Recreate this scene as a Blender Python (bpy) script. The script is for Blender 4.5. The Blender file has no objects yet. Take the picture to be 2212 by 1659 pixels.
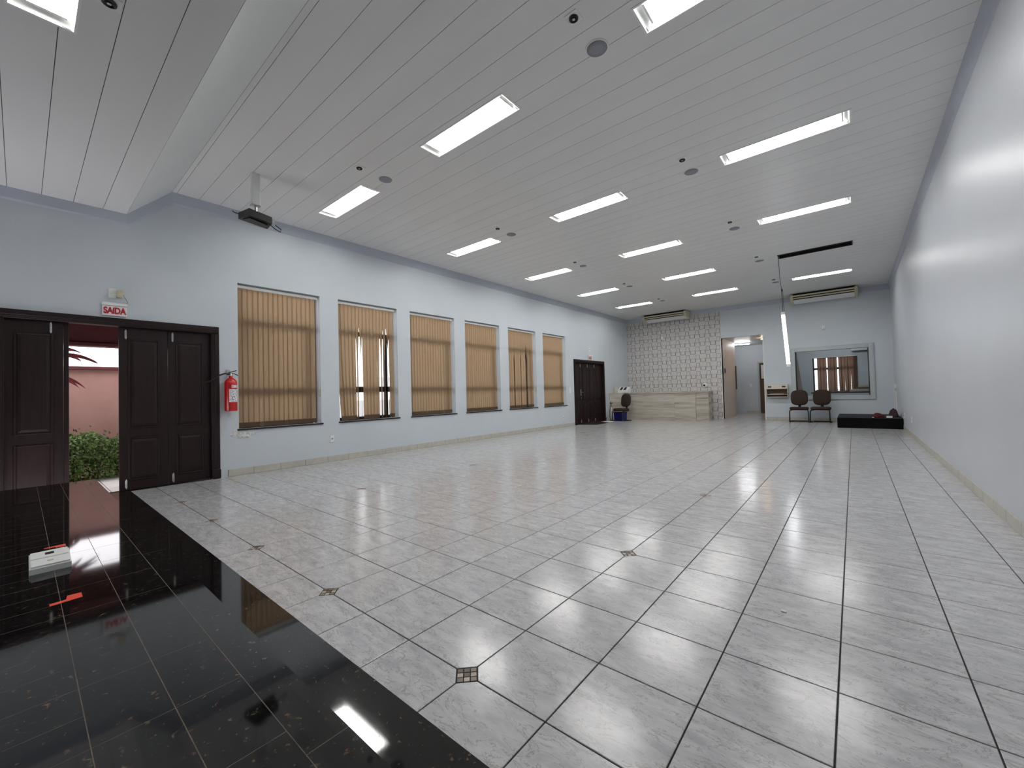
import bpy, math, random
from mathutils import Vector, Matrix
random.seed(7)
sc = bpy.context.scene
COL = sc.collection
PI = math.pi

# ------------------------------------------------------------------ camera
YAW, PITCH, ROLL = -0.6945, 0.0217, -0.0261
CAM = Vector((1.2528, -1.1684, 1.1450))
fw = Vector((math.sin(YAW)*math.cos(PITCH), math.cos(YAW)*math.cos(PITCH), math.sin(PITCH)))
rt = Vector((math.cos(YAW), -math.sin(YAW), 0)); up = rt.cross(fw)
rt2 = math.cos(ROLL)*rt + math.sin(ROLL)*up; up2 = -math.sin(ROLL)*rt + math.cos(ROLL)*up
cd = bpy.data.cameras.new('camera'); cam = bpy.data.objects.new('camera', cd); COL.objects.link(cam)
M = Matrix.Identity(4)
for i in range(3):
    M[i][0] = rt2[i]; M[i][1] = up2[i]; M[i][2] = -fw[i]; M[i][3] = CAM[i]
cam.matrix_world = M
cd.sensor_fit = 'HORIZONTAL'; cd.sensor_width = 36; cd.lens = 14.412; cd.clip_start = .02; cd.clip_end = 200
sc.camera = cam
# ------------------------------------------------------------------ sky and exposure
w = bpy.data.worlds.new('sky'); sc.world = w; w.use_nodes = True
bg = w.node_tree.nodes['Background']; bg.inputs[0].default_value = (1.0, .97, 1.0, 1); bg.inputs[1].default_value = 3.4
sc.view_settings.view_transform = 'Standard'; sc.view_settings.look = 'None'
sc.view_settings.gamma = 1; sc.view_settings.exposure = 0.0; sc.view_settings.use_curve_mapping = False
LAMP = 43.0

# ------------------------------------------------------------------ room numbers (metres)
XL, XR, YB, YF = -5.99, 2.167, 15.15, -5.0
ZC, ZL = 4.064, 3.60
T = .39
H1, H2 = .19, .36                 # the step and the stage
YS1, YS2, XS = -.40, -.665, -4.85 # step front, stage front, stage end

# ------------------------------------------------------------------ materials
def srgb(r, g, b):
    f = lambda c: ((c/255+.055)/1.055)**2.4 if c > 10 else c/255/12.92
    return (f(r), f(g), f(b), 1)
def mat(name, col, rough=.5, metal=0, spec=.5, noise=0, scale=8, bump=0, bscale=120, coat=0, stretch=(1,1,1), col2=None, emit=0):
    m = bpy.data.materials.new(name); m.use_nodes = True
    nt = m.node_tree; b = nt.nodes['Principled BSDF']; L = nt.links.new
    b.inputs['Base Color'].default_value = col; b.inputs['Roughness'].default_value = rough
    b.inputs['Metallic'].default_value = metal; b.inputs['Specular IOR Level'].default_value = spec
    b.inputs['Coat Weight'].default_value = coat
    if emit:
        b.inputs['Emission Color'].default_value = col; b.inputs['Emission Strength'].default_value = emit
    if noise or bump:
        tc = nt.nodes.new('ShaderNodeNewGeometry'); mp = nt.nodes.new('ShaderNodeMapping')
        mp.inputs['Scale'].default_value = stretch; L(tc.outputs['Position'], mp.inputs['Vector'])
    if noise:
        n = nt.nodes.new('ShaderNodeTexNoise'); n.inputs['Scale'].default_value = scale; n.inputs['Detail'].default_value = 6
        L(mp.outputs[0], n.inputs['Vector'])
        r = nt.nodes.new('ShaderNodeValToRGB'); r.color_ramp.elements[0].position = .3; r.color_ramp.elements[1].position = .7
        c2 = col2 or tuple(c*(1-noise) for c in col[:3])+(1,)
        r.color_ramp.elements[0].color = c2; r.color_ramp.elements[1].color = col
        L(n.outputs['Fac'], r.inputs[0]); L(r.outputs[0], b.inputs['Base Color'])
    if bump:
        n2 = nt.nodes.new('ShaderNodeTexNoise'); n2.inputs['Scale'].default_value = bscale; n2.inputs['Detail'].default_value = 3
        L(mp.outputs[0], n2.inputs['Vector'])
        bp = nt.nodes.new('ShaderNodeBump'); bp.inputs['Strength'].default_value = bump; bp.inputs['Distance'].default_value = .004
        L(n2.outputs['Fac'], bp.inputs['Height']); L(bp.outputs[0], b.inputs['Normal'])
    return m
def nodes(m):
    nt = m.node_tree; return nt, nt.nodes['Principled BSDF'], nt.nodes.new, nt.links.new

M_wall = mat('wall_paint', srgb(207, 214, 220), .55, spec=.4, noise=.05, scale=1.3, bump=.25, bscale=90)
M_wallR = mat('wall_paint_gloss', srgb(206, 210, 217), .36, spec=.36, noise=.05, scale=1.1, bump=.10, bscale=30)
M_cove = mat('cove_shaded_paint', srgb(182, 188, 200), .6, noise=.04, scale=2)  # wall paint made darker: the cove's shade is put into the colour
M_ceil = mat('pvc_panel', srgb(226, 226, 225), .38, spec=.5, noise=.04, scale=1.2, stretch=(.4, 3, 1), bump=.05, bscale=20)
M_groove = mat('panel_groove', srgb(110, 110, 110), .8, noise=.1)
M_bulk = mat('bulkhead_paint', srgb(222, 225, 225), .6, noise=.03, scale=2)
M_white = mat('white_enamel', srgb(235, 236, 234), .35, noise=.03, scale=10)
M_cream = mat('cream_plastic', srgb(200, 194, 165), .4, noise=.06, scale=20)
M_beige = mat('beige_board', srgb(205, 198, 180), .5, noise=.06, scale=20)
M_black = mat('black_plastic', srgb(18, 17, 18), .4, noise=.2, scale=40)
M_dark = mat('dark_void', srgb(22, 17, 16), .9, noise=.2)
M_wood = mat('dark_door_wood', srgb(37, 23, 24), .45, spec=.24, noise=.35, scale=6, stretch=(6, 6, .7), bump=.1, bscale=60)
M_brown = mat('brown_wood', srgb(92, 68, 48), .5, noise=.3, scale=5, stretch=(5, 5, .6))
M_metal = mat('satin_metal', srgb(200, 200, 198), .3, metal=.9, noise=.1, scale=30)
M_alum = mat('painted_frame', srgb(190, 198, 200), .4, noise=.08, scale=12)
M_winframe = mat('dark_window_frame', srgb(34, 24, 24), .45, noise=.2, scale=20)
M_sill = mat('dark_sill_stone', srgb(30, 24, 24), .25, noise=.3, scale=40)
M_red = mat('extinguisher_red', srgb(190, 16, 22), .28, coat=.4, noise=.08, scale=10)
M_signred = mat('sign_red', srgb(176, 10, 28), .5, noise=.08, scale=30)
M_signw = mat('sign_white', srgb(236, 226, 230), .5, noise=.03, scale=15)
M_tape = mat('red_tape', srgb(225, 66, 40), .55, noise=.12, scale=30)
M_spk = mat('speaker_grille', srgb(146, 148, 156), .6, noise=.15, scale=200)
M_fab = mat('brown_fabric', srgb(64, 52, 46), .9, spec=.2, noise=.25, scale=150, bump=.4, bscale=400)
M_tube = mat('black_steel', srgb(20, 18, 19), .35, noise=.2, scale=40)
M_blue = mat('blue_plastic', srgb(14, 18, 92), .4, noise=.2, scale=12)
M_carpet = mat('black_carpet', srgb(17, 17, 20), .95, spec=.15, noise=.4, scale=120, bump=.4, bscale=500)
M_carpet2 = mat('grey_carpet', srgb(48, 50, 54), .95, spec=.15, noise=.3, scale=120, bump=.4, bscale=500)
M_mat = mat('door_mat', srgb(50, 36, 32), .95, spec=.1, noise=.4, scale=150, bump=.5, bscale=400)
M_paper = mat('paper', srgb(232, 228, 224), .7, noise=.04, scale=20)
M_pink = mat('garden_render', srgb(198, 156, 146), .9, spec=.2, noise=.15, scale=3, bump=.5, bscale=60)
M_redbrown = mat('eave_paint', srgb(110, 58, 58), .6, noise=.2, scale=8)
M_leaf = mat('hedge_leaf', srgb(112, 146, 62), .55, noise=.7, scale=12, col2=srgb(36, 56, 22))
M_twig = mat('twig', srgb(70, 52, 40), .8, noise=.3, scale=30)
M_redleaf = mat('red_leaf', srgb(150, 40, 44), .5, noise=.4, scale=14, col2=srgb(80, 18, 34))
M_grass = mat('grass', srgb(130, 150, 70), .9, noise=.4, scale=25)
M_outtile = mat('pale_paving', srgb(225, 220, 216), .6, noise=.06, scale=4)
M_whitehouse = mat('white_render', srgb(230, 228, 226), .8, noise=.06, scale=3)
M_flake = mat('bare_plaster', srgb(238, 238, 234), .9, spec=.1, noise=.45, scale=30, bump=.8, bscale=60)
M_redcloth = mat('red_cloth', srgb(84, 10, 18), .8, noise=.3, scale=25)
M_bluecloth = mat('navy_cloth', srgb(22, 24, 46), .85, noise=.5, scale=16, col2=srgb(66, 30, 38))
M_cableg = mat('grey_cable', srgb(120, 118, 118), .5, noise=.1, scale=30)
M_display = mat('dark_display', srgb(20, 22, 44), .15, noise=.2, scale=30)
M_warm = mat('warm_lamp', srgb(255, 200, 140), .5, emit=1, noise=0)

def emis(name, col, s):
    m = bpy.data.materials.new(name); m.use_nodes = True; nt = m.node_tree
    nt.nodes.remove(nt.nodes['Principled BSDF']); e = nt.nodes.new('ShaderNodeEmission')
    e.inputs[0].default_value = col; e.inputs[1].default_value = s
    nt.links.new(e.outputs[0], nt.nodes['Material Output'].inputs[0]); return m
M_lamp = emis('fluorescent_tube', (1.0, .995, .975, 1), LAMP)
M_lampC = emis('corridor_tube', (.96, .98, 1, 1), 135)
M_batten = emis('batten_tube', (.95, .97, 1.0, 1), 14)
M_warmE = emis('warm_bulb', (1, .58, .27, 1), 190)

# glazed floor tile: pale marbled grey with thin darker veins
def floor_tile_mat():
    m = mat('floor_tile', srgb(190, 190, 192), .17, spec=.5); nt, b, N, L = nodes(m)
    g = N('ShaderNodeNewGeometry'); oi = N('ShaderNodeObjectInfo')
    sc_ = N('ShaderNodeMath'); sc_.operation = 'MULTIPLY'; sc_.inputs[1].default_value = 41; L(oi.outputs['Random'], sc_.inputs[0])
    ad = N('ShaderNodeVectorMath'); ad.operation = 'ADD'; L(g.outputs['Position'], ad.inputs[0]); L(sc_.outputs[0], ad.inputs[1])
    mp = N('ShaderNodeMapping'); mp.inputs['Rotation'].default_value = (0, 0, .5); mp.inputs['Scale'].default_value = (7, 19, 5); L(ad.outputs[0], mp.inputs[0])
    n1 = N('ShaderNodeTexNoise'); n1.inputs['Scale'].default_value = 1.0; n1.inputs['Detail'].default_value = 9; n1.inputs['Roughness'].default_value = .65; n1.inputs['Distortion'].default_value = .55
    L(mp.outputs[0], n1.inputs['Vector'])
    r1 = N('ShaderNodeValToRGB'); e = r1.color_ramp.elements
    e[0].position = .40; e[0].color = srgb(194, 194, 196); e[1].position = .66; e[1].color = srgb(204, 204, 205)
    x = r1.color_ramp.elements.new(.485); x.color = srgb(206, 206, 207); x = r1.color_ramp.elements.new(.5); x.color = srgb(160, 156, 154)
    x = r1.color_ramp.elements.new(.520); x.color = srgb(203, 202, 203)
    L(n1.outputs['Fac'], r1.inputs[0])
    n2 = N('ShaderNodeTexNoise'); n2.inputs['Scale'].default_value = 1.1; n2.inputs['Detail'].default_value = 9; n2.inputs['Roughness'].default_value = .62; L(mp.outputs[0], n2.inputs['Vector'])
    r2 = N('ShaderNodeValToRGB'); r2.color_ramp.elements[0].position = .35; r2.color_ramp.elements[0].color = (.74, .74, .755, 1); r2.color_ramp.elements[1].position = .65; r2.color_ramp.elements[1].color = (1, 1, 1, 1)
    L(n2.outputs['Fac'], r2.inputs[0])
    mx = N('ShaderNodeMix'); mx.data_type = 'RGBA'; mx.blend_type = 'MULTIPLY'; mx.inputs[0].default_value = 1
    L(r1.outputs[0], mx.inputs[6]); L(r2.outputs[0], mx.inputs[7]); L(mx.outputs[2], b.inputs['Base Color'])
    n3 = N('ShaderNodeTexNoise'); n3.inputs['Scale'].default_value = 16; n3.inputs['Detail'].default_value = 8; n3.inputs['Roughness'].default_value = .62; L(g.outputs['Position'], n3.inputs['Vector'])
    bp = N('ShaderNodeBump'); bp.inputs['Strength'].default_value = .22; bp.inputs['Distance'].default_value = .003
    L(n3.outputs['Fac'], bp.inputs['Height']); L(bp.outputs[0], b.inputs['Normal'])
    n4 = N('ShaderNodeTexNoise'); n4.inputs['Scale'].default_value = 3; L(g.outputs['Position'], n4.inputs['Vector'])
    mr = N('ShaderNodeMapRange'); mr.inputs[3].default_value = .12; mr.inputs[4].default_value = .23; L(n4.outputs['Fac'], mr.inputs[0]); L(mr.outputs[0], b.inputs['Roughness'])
    return m
M_floor = floor_tile_mat()
M_grout = mat('dark_grout', srgb(52, 48, 47), .9, noise=.2, scale=30)
M_base = mat('baseboard_tile', srgb(196, 194, 182), .3, noise=.16, scale=9, bump=.05)
M_mosA = mat('mosaic_brown', srgb(98, 80, 68), .4, noise=.25, scale=60)
M_mosB = mat('mosaic_cream', srgb(186, 176, 160), .35, noise=.25, scale=60)
M_mosC = mat('mosaic_taupe', srgb(130, 116, 104), .4, noise=.25, scale=60)

def granite():
    m = mat('black_granite', srgb(14, 13, 13), .045, spec=.62); nt, b, N, L = nodes(m)
    g = N('ShaderNodeNewGeometry')
    v = N('ShaderNodeTexVoronoi'); v.inputs['Scale'].default_value = 80; L(g.outputs['Position'], v.inputs['Vector'])
    n = N('ShaderNodeTexNoise'); n.inputs['Scale'].default_value = 60; n.inputs['Detail'].default_value = 6; n.inputs['Distortion'].default_value = .4; L(g.outputs['Position'], n.inputs['Vector'])
    r = N('ShaderNodeValToRGB'); e = r.color_ramp.elements; e[0].position = .545; e[0].color = srgb(16, 16, 16); e[1].position = .75; e[1].color = srgb(116, 92, 68)
    x = r.color_ramp.elements.new(.635); x.color = srgb(37, 33, 30)
    L(n.outputs['Fac'], r.inputs[0])
    mx = N('ShaderNodeMix'); mx.data_type = 'RGBA'; mx.blend_type = 'MULTIPLY'; mx.inputs[0].default_value = .35
    L(r.outputs[0], mx.inputs[6]); L(v.outputs['Color'], mx.inputs[7]); L(mx.outputs[2], b.inputs['Base Color'])
    return m
M_granite = granite()
M_ggrout = mat('stage_grout', srgb(112, 98, 88), .7, noise=.5, scale=20)

def travertine():
    m = mat('travertine', srgb(190, 182, 166), .25); nt, b, N, L = nodes(m)
    g = N('ShaderNodeNewGeometry'); oi = N('ShaderNodeObjectInfo')
    ml = N('ShaderNodeMath'); ml.operation = 'MULTIPLY'; ml.inputs[1].default_value = 17; L(oi.outputs['Random'], ml.inputs[0])
    ad = N('ShaderNodeVectorMath'); L(g.outputs['Position'], ad.inputs[0]); L(ml.outputs[0], ad.inputs[1])
    mp = N('ShaderNodeMapping'); mp.inputs['Scale'].default_value = (.5, .5, 7); L(ad.outputs[0], mp.inputs[0])
    n = N('ShaderNodeTexNoise'); n.inputs['Scale'].default_value = 1.3; n.inputs['Detail'].default_value = 8; n.inputs['Roughness'].default_value = .7; L(mp.outputs[0], n.inputs['Vector'])
    r = N('ShaderNodeValToRGB'); e = r.color_ramp.elements; e[0].position = .3; e[0].color = srgb(138, 124, 108); e[1].position = .68; e[1].color = srgb(204, 202, 196)
    x = r.color_ramp.elements.new(.47); x.color = srgb(180, 171, 156)
    L(n.outputs['Fac'], r.inputs[0]); L(r.outputs[0], b.inputs['Base Color']); return m
M_trav = travertine()

# translucent blind fabric
def blind_mat(name, col, tr):
    m = bpy.data.materials.new(name); m.use_nodes = True; nt = m.node_tree; N = nt.nodes.new; L = nt.links.new
    nt.nodes.remove(nt.nodes['Principled BSDF'])
    g = N('ShaderNodeNewGeometry'); mp = N('ShaderNodeMapping'); mp.inputs['Scale'].default_value = (30, 30, 160); L(g.outputs['Position'], mp.inputs[0])
    n = N('ShaderNodeTexNoise'); n.inputs['Scale'].default_value = 1; n.inputs['Detail'].default_value = 4; L(mp.outputs[0], n.inputs['Vector'])
    r = N('ShaderNodeValToRGB'); r.color_ramp.elements[0].color = tuple(c*.78 for c in col[:3])+(1,); r.color_ramp.elements[1].color = col
    L(n.outputs['Fac'], r.inputs[0])
    d = N('ShaderNodeBsdfDiffuse'); t = N('ShaderNodeBsdfTranslucent'); mx = N('ShaderNodeMixShader'); mx.inputs[0].default_value = tr
    L(r.outputs[0], d.inputs[0]); L(r.outputs[0], t.inputs[0]); L(d.outputs[0], mx.inputs[1]); L(t.outputs[0], mx.inputs[2])
    L(mx.outputs[0], nt.nodes['Material Output'].inputs[0]); return m
M_blind = blind_mat('blind_fabric', srgb(172, 147, 119), .60)
M_hem = blind_mat('blind_hem', srgb(128, 108, 90), .42)
M_curt = blind_mat('curtain_fabric', srgb(124, 96, 82), .5)

def glass():
    m = bpy.data.materials.new('window_glass'); m.use_nodes = True; nt = m.node_tree; N = nt.nodes.new; L = nt.links.new
    nt.nodes.remove(nt.nodes['Principled BSDF'])
    tr = N('ShaderNodeBsdfTransparent'); tr.inputs[0].default_value = (.93, .95, .95, 1); gl = N('ShaderNodeBsdfGlossy'); gl.inputs['Roughness'].default_value = .01
    fr = N('ShaderNodeFresnel'); fr.inputs[0].default_value = 1.45; mx = N('ShaderNodeMixShader')
    L(fr.outputs[0], mx.inputs[0]); L(tr.outputs[0], mx.inputs[1]); L(gl.outputs[0], mx.inputs[2]); L(mx.outputs[0], nt.nodes['Material Output'].inputs[0]); return m
M_glass = glass()

# printed wallpaper: squares with grey drop lines
def wallpaper():
    m = mat('printed_wallpaper', srgb(196, 193, 192), .6); nt, b, N, L = nodes(m)
    g = N('ShaderNodeNewGeometry'); s = N('ShaderNodeSeparateXYZ'); L(g.outputs['Position'], s.inputs[0])
    def mth(op, a, c=None, d=None):
        n = N('ShaderNodeMath'); n.operation = op
        for i, v in enumerate((a, c, d)):
            if v is None: continue
            if isinstance(v, (int, float)): n.inputs[i].default_value = v
            else: L(v, n.inputs[i])
        return n.outputs[0]
    U = mth('MULTIPLY', mth('FRACT', mth('DIVIDE', mth('ADD', s.outputs['X'], 2.56+.359*20), .359)), .359)
    V = mth('MULTIPLY', mth('FRACT', mth('DIVIDE', mth('ADD', s.outputs['Z'], -3.75+.305*20), .305)), .305)
    def inr(v, a, c): return mth('MULTIPLY', mth('GREATER_THAN', v, a), mth('LESS_THAN', v, c))
    def line(u0, u1, v0, v1): return mth('MULTIPLY', inr(U, u0, u1), inr(V, v0, v1))
    segs = [(0, .135, .156, .168), (.117, .135, 0, .168), (0, .135, 0, .012), (0, .012, 0, .168),      # upright square
            (.150, .176, .195, .305), (.321, .347, .195, .305), (.150, .176, 0, .03), (.321, .347, 0, .03), (.150, .347, .195, .208), (.176, .321, .022, .029)]   # hanging square
    dark = None
    for q in segs:
        l = line(*q); dark = l if dark is None else mth('MAXIMUM', dark, l)
    mx = N('ShaderNodeMix'); mx.data_type = 'RGBA'; L(dark, mx.inputs[0])
    n = N('ShaderNodeTexNoise'); n.inputs['Scale'].default_value = 6; L(g.outputs['Position'], n.inputs['Vector'])
    r = N('ShaderNodeValToRGB'); r.color_ramp.elements[0].color = srgb(196, 192, 188); r.color_ramp.elements[1].color = srgb(214, 211, 210); L(n.outputs['Fac'], r.inputs[0])
    L(r.outputs[0], mx.inputs[6]); mx.inputs[7].default_value = srgb(124, 121, 124); L(mx.outputs[2], b.inputs['Base Color']); return m
M_paperwall = wallpaper()

def label_mat():
    m = mat('printed_label', srgb(225, 222, 224), .5); nt, b, N, L = nodes(m)
    g = N('ShaderNodeNewGeometry'); mp = N('ShaderNodeMapping'); mp.inputs['Scale'].default_value = (60, 60, 75); L(g.outputs['Position'], mp.inputs[0])
    n = N('ShaderNodeTexNoise'); n.inputs['Scale'].default_value = 1; n.inputs['Detail'].default_value = 2; L(mp.outputs[0], n.inputs['Vector'])
    r = N('ShaderNodeValToRGB'); r.color_ramp.interpolation = 'CONSTANT'; e = r.color_ramp.elements; e[0].color = srgb(130, 128, 140); e[0].position = 0; e[1].position = .45; e[1].color = srgb(226, 224, 226)
    L(n.outputs['Fac'], r.inputs[0]); L(r.outputs[0], b.inputs['Base Color']); return m
M_label = label_mat()

# ------------------------------------------------------------------ mesh helpers
class MB:
    def __init__(s): s.v = []; s.f = []; s.mi = []; s.m = 0
    def poly(s, pts):
        i = len(s.v); s.v += [tuple(p) for p in pts]; s.f.append(tuple(range(i, i+len(pts)))); s.mi.append(s.m); return s
    def box(s, x0, x1, y0, y1, z0, z1):
        i = len(s.v)
        s.v += [(x0,y0,z0),(x1,y0,z0),(x1,y1,z0),(x0,y1,z0),(x0,y0,z1),(x1,y0,z1),(x1,y1,z1),(x0,y1,z1)]
        for f in ((0,3,2,1),(4,5,6,7),(0,1,5,4),(1,2,6,5),(2,3,7,6),(3,0,4,7)): s.f.append(tuple(i+k for k in f)); s.mi.append(s.m)
        return s
    def bbox(s, x0, x1, y0, y1, z0, z1, r=.01, axis='z'):
        # box with chamfered edges
        i = len(s.v); X = (x0, x1); Y = (y0, y1); Z = (z0, z1); idx = {}
        for a in (0, 1):
            for b in (0, 1):
                for c in (0, 1):
                    sx, sy, sz = (1-2*a)*r, (1-2*b)*r, (1-2*c)*r
                    for k, p in enumerate(((X[a], Y[b]+sy, Z[c]+sz), (X[a]+sx, Y[b], Z[c]+sz), (X[a]+sx, Y[b]+sy, Z[c]))):
                        idx[(a, b, c, k)] = len(s.v); s.v.append(p)
        def add(*q):
            s.f.append(tuple(idx[k] for k in q)); s.mi.append(s.m)
        for a in (0, 1):
            q = [(a,0,0,0),(a,1,0,0),(a,1,1,0),(a,0,1,0)]; add(*(q[::-1] if a == 0 else q))
            q = [(0,a,0,1),(0,a,1,1),(1,a,1,1),(1,a,0,1)]; add(*(q[::-1] if a == 0 else q))
            q = [(0,0,a,2),(1,0,a,2),(1,1,a,2),(0,1,a,2)]; add(*(q[::-1] if a == 0 else q))
        for a in (0, 1):
            for b in (0, 1):
                add((a,b,0,0),(a,b,1,0),(a,b,1,1),(a,b,0,1)); add((a,0,b,0),(a,1,b,0),(a,1,b,2),(a,0,b,2)); add((0,a,b,1),(1,a,b,1),(1,a,b,2),(0,a,b,2))
                for c in (0, 1): add((a,b,c,0),(a,b,c,1),(a,b,c,2))
        return s
    def prism(s, pts, d):
        # pts: planar 3D polygon, extruded by the vector d
        n = len(pts); i = len(s.v); d = Vector(d)
        s.v += [tuple(p) for p in pts] + [tuple(Vector(p)+d) for p in pts]
        s.f.append(tuple(range(i, i+n))[::-1]); s.f.append(tuple(range(i+n, i+2*n))); s.mi += [s.m]*2
        for k in range(n):
            j = (k+1) % n; s.f.append((i+k, i+j, i+n+j, i+n+k)); s.mi.append(s.m)
        return s
    def tube(s, path, r, n=8, caps=True):
        P = [Vector(p) for p in path]; rings = []; prev = None
        for k, p in enumerate(P):
            t = (P[min(k+1, len(P)-1)] - P[max(k-1, 0)]).normalized()
            if prev is None:
                a = Vector((0, 0, 1)) if abs(t.z) < .9 else Vector((1, 0, 0)); u = t.cross(a).normalized()
            else:
                u = (prev - t*prev.dot(t)).normalized()
            prev = u; v = t.cross(u); rr = r[k] if isinstance(r, (list, tuple)) else r
            i = len(s.v); rings.append(i)
            for q in range(n):
                a = 2*PI*q/n; s.v.append(tuple(p + rr*(math.cos(a)*u + math.sin(a)*v)))
        for a, b in zip(rings, rings[1:]):
            for q in range(n):
                s.f.append((a+q, a+(q+1) % n, b+(q+1) % n, b+q)); s.mi.append(s.m)
        if caps:
            s.f.append(tuple(range(rings[0], rings[0]+n))[::-1]); s.f.append(tuple(range(rings[-1], rings[-1]+n))); s.mi += [s.m]*2
        return s
    def lathe(s, c, prof, n=20, axis='z'):
        rings = []
        for (r, h) in prof:
            rings.append(len(s.v))
            for q in range(n):
                a = 2*PI*q/n; p = (r*math.cos(a), r*math.sin(a))
                if axis == 'z': s.v.append((c[0]+p[0], c[1]+p[1], c[2]+h))
                elif axis == 'x': s.v.append((c[0]+h, c[1]+p[0], c[2]+p[1]))
                else: s.v.append((c[0]+p[1], c[1]+h, c[2]+p[0]))
        for a, b in zip(rings, rings[1:]):
            for q in range(n): s.f.append((a+q, a+(q+1) % n, b+(q+1) % n, b+q)); s.mi.append(s.m)
        s.f.append(tuple(range(rings[0], rings[0]+n))[::-1]); s.f.append(tuple(range(rings[-1], rings[-1]+n))); s.mi += [s.m]*2
        return s
    def pad(s, c, w, h, t, ax=(1,0,0), ay=(0,0,1), p=3.4, n=28, crown=.02):
        # cushion: superellipse outline, rounded rim, slightly domed
        ax, ay = Vector(ax), Vector(ay); az = ax.cross(ay); c = Vector(c); rings = []
        for (sc_, off) in ((.35, -t/2-crown), (.84, -t/2-crown*.4), (.97, -t*.32), (1, 0), (.97, t*.32), (.84, t/2+crown*.4), (.35, t/2+crown)):
            rings.append(len(s.v))
            for q in range(n):
                a = 2*PI*q/n; ca, sa = math.cos(a), math.sin(a)
                x = math.copysign(abs(ca)**(2/p), ca)*w/2*sc_; y = math.copysign(abs(sa)**(2/p), sa)*h/2*sc_
                s.v.append(tuple(c + ax*x + ay*y + az*off))
        for a, b in zip(rings, rings[1:]):
            for q in range(n): s.f.append((a+q, a+(q+1) % n, b+(q+1) % n, b+q)); s.mi.append(s.m)
        s.f.append(tuple(range(rings[0], rings[0]+n))[::-1]); s.f.append(tuple(range(rings[-1], rings[-1]+n))); s.mi += [s.m]*2
        return s
    def mesh(s, name, mats, off=None, smooth=False):
        me = bpy.data.meshes.new(name); v = s.v
        if off is not None: v = [(a-off[0], b-off[1], c-off[2]) for a, b, c in v]
        me.from_pydata(v, [], s.f)
        for m in (mats if isinstance(mats, (list, tuple)) else [mats]): me.materials.append(m)
        if max(s.mi, default=0): me.polygons.foreach_set('material_index', s.mi)
        if smooth: me.polygons.foreach_set('use_smooth', [True]*len(me.polygons))
        me.update(); return me
    def build(s, name, mats, parent=None, smooth=False, local=False):
        off = None if (parent is None or local) else world_loc(parent)
        o = bpy.data.objects.new(name, s.mesh(name, mats, off, smooth)); COL.objects.link(o)
        if parent is not None: o.parent = parent
        return o
def world_loc(o):
    l = Vector(o.location)
    while o.parent: o = o.parent; l = l + Vector(o.location)
    return l
def tag(o, label, cat, group=None):
    o['label'] = label; o['category'] = cat
    if group: o['group'] = group
    return o
def thing(name, label, cat, loc=(0,0,0), rz=0, group=None):
    o = bpy.data.objects.new(name, None); COL.objects.link(o); o.empty_display_size = .05
    o.location = loc; o.rotation_euler = (0, 0, rz); return tag(o, label, cat, group)
def struct(o): o['kind'] = 'structure'; return o
def inst(name, me, loc, parent=None, rz=0):
    o = bpy.data.objects.new(name, me); COL.objects.link(o); o.location = loc; o.rotation_euler = (0, 0, rz)
    if parent is not None: o.parent = parent
    return o
def copy_tree(o, parent=None):
    c = o.copy(); COL.objects.link(c); c.parent = parent
    for ch in o.children: copy_tree(ch, c)
    return c
def B(*a): return MB().box(*a)
def BB(x0, x1, y0, y1, z0, z1, r=.008): return MB().bbox(x0, x1, y0, y1, z0, z1, r)

# ================================================================== FLOOR
X0g, X1g = XL, XR
floor = struct(B(XL-.02, XR+.02, YS1-.3, YB+5, -.10, -.004).build('floor', M_grout))
inlays = [(-3*i, 0) for i in range(0, 5)] + [(0, 4), (0, 9), (0, 14), (0, 19), (-9, 4), (-9, 9), (-9, 14), (-9, 19), (0, 24), (-9, 24)]
inl = set(inlays)
DIAG = .058; G = .0028
def tile_poly(x0, x1, y0, y1, cuts):
    p = []
    for key, (cx, cy), (dx, dy) in (('a', (x0, y0), (1, 1)), ('b', (x1, y0), (-1, 1)), ('c', (x1, y1), (-1, -1)), ('d', (x0, y1), (1, -1))):
        if key in cuts:
            p1 = (cx, cy+dy*DIAG); p2 = (cx+dx*DIAG, cy)
            p += [p1, p2] if key in 'ac' else [p2, p1]
        else: p.append((cx, cy))
    return p
def tile_mb(mb, poly, ox=0, oy=0, ztop=0, zb=-.006, bev=.0018):
    n = len(poly); cx = sum(p[0] for p in poly)/n; cy = sum(p[1] for p in poly)/n
    i = len(mb.v)
    for sc_, z in ((1, zb), (1, ztop-.0012), (1-bev/.2, ztop)):
        for (x, y) in poly: mb.v.append((cx+(x-cx)*sc_-ox, cy+(y-cy)*sc_-oy, z))
    for a in (0, n):
        for k in range(n): j = (k+1) % n; mb.f.append((i+a+k, i+a+j, i+a+n+j, i+a+n+k)); mb.mi.append(mb.m)
    mb.f.append(tuple(i+2*n+k for k in range(n))); mb.mi.append(mb.m)
cells = []
kx0 = math.floor(XL/T); kx1 = math.ceil(XR/T); ky1 = math.ceil((YB+4.6)/T)
for ky in range(-2, ky1):
    for kx in range(kx0, kx1):
        x0 = max(kx*T, XL)+G; x1 = min((kx+1)*T, XR)-G; y0 = max(ky*T, YS1-.12)+G; y1 = (ky+1)*T-G
        if x1-x0 < .02 or y1-y0 < .02: continue
        if y0 > YB+.1 and not (-2.9 < (x0+x1)/2 < -.9): continue
        cuts = ''
        for key, c in (('a', (kx, ky)), ('b', (kx+1, ky)), ('c', (kx+1, ky+1)), ('d', (kx, ky+1))):
            if c in inl: cuts += key
        d = (Vector(((x0+x1)/2, (y0+y1)/2, 0)) - CAM); dep = d.dot(fw)
        vis = dep > .1 and abs(d.dot(rt2)/dep) < 1.35 and abs(d.dot(up2)/dep) < 1.05
        cells.append((d.length if vis else 99+d.length, x0, x1, y0, y1, cuts))
cells.sort()
cache = {}; rest = MB()
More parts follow.
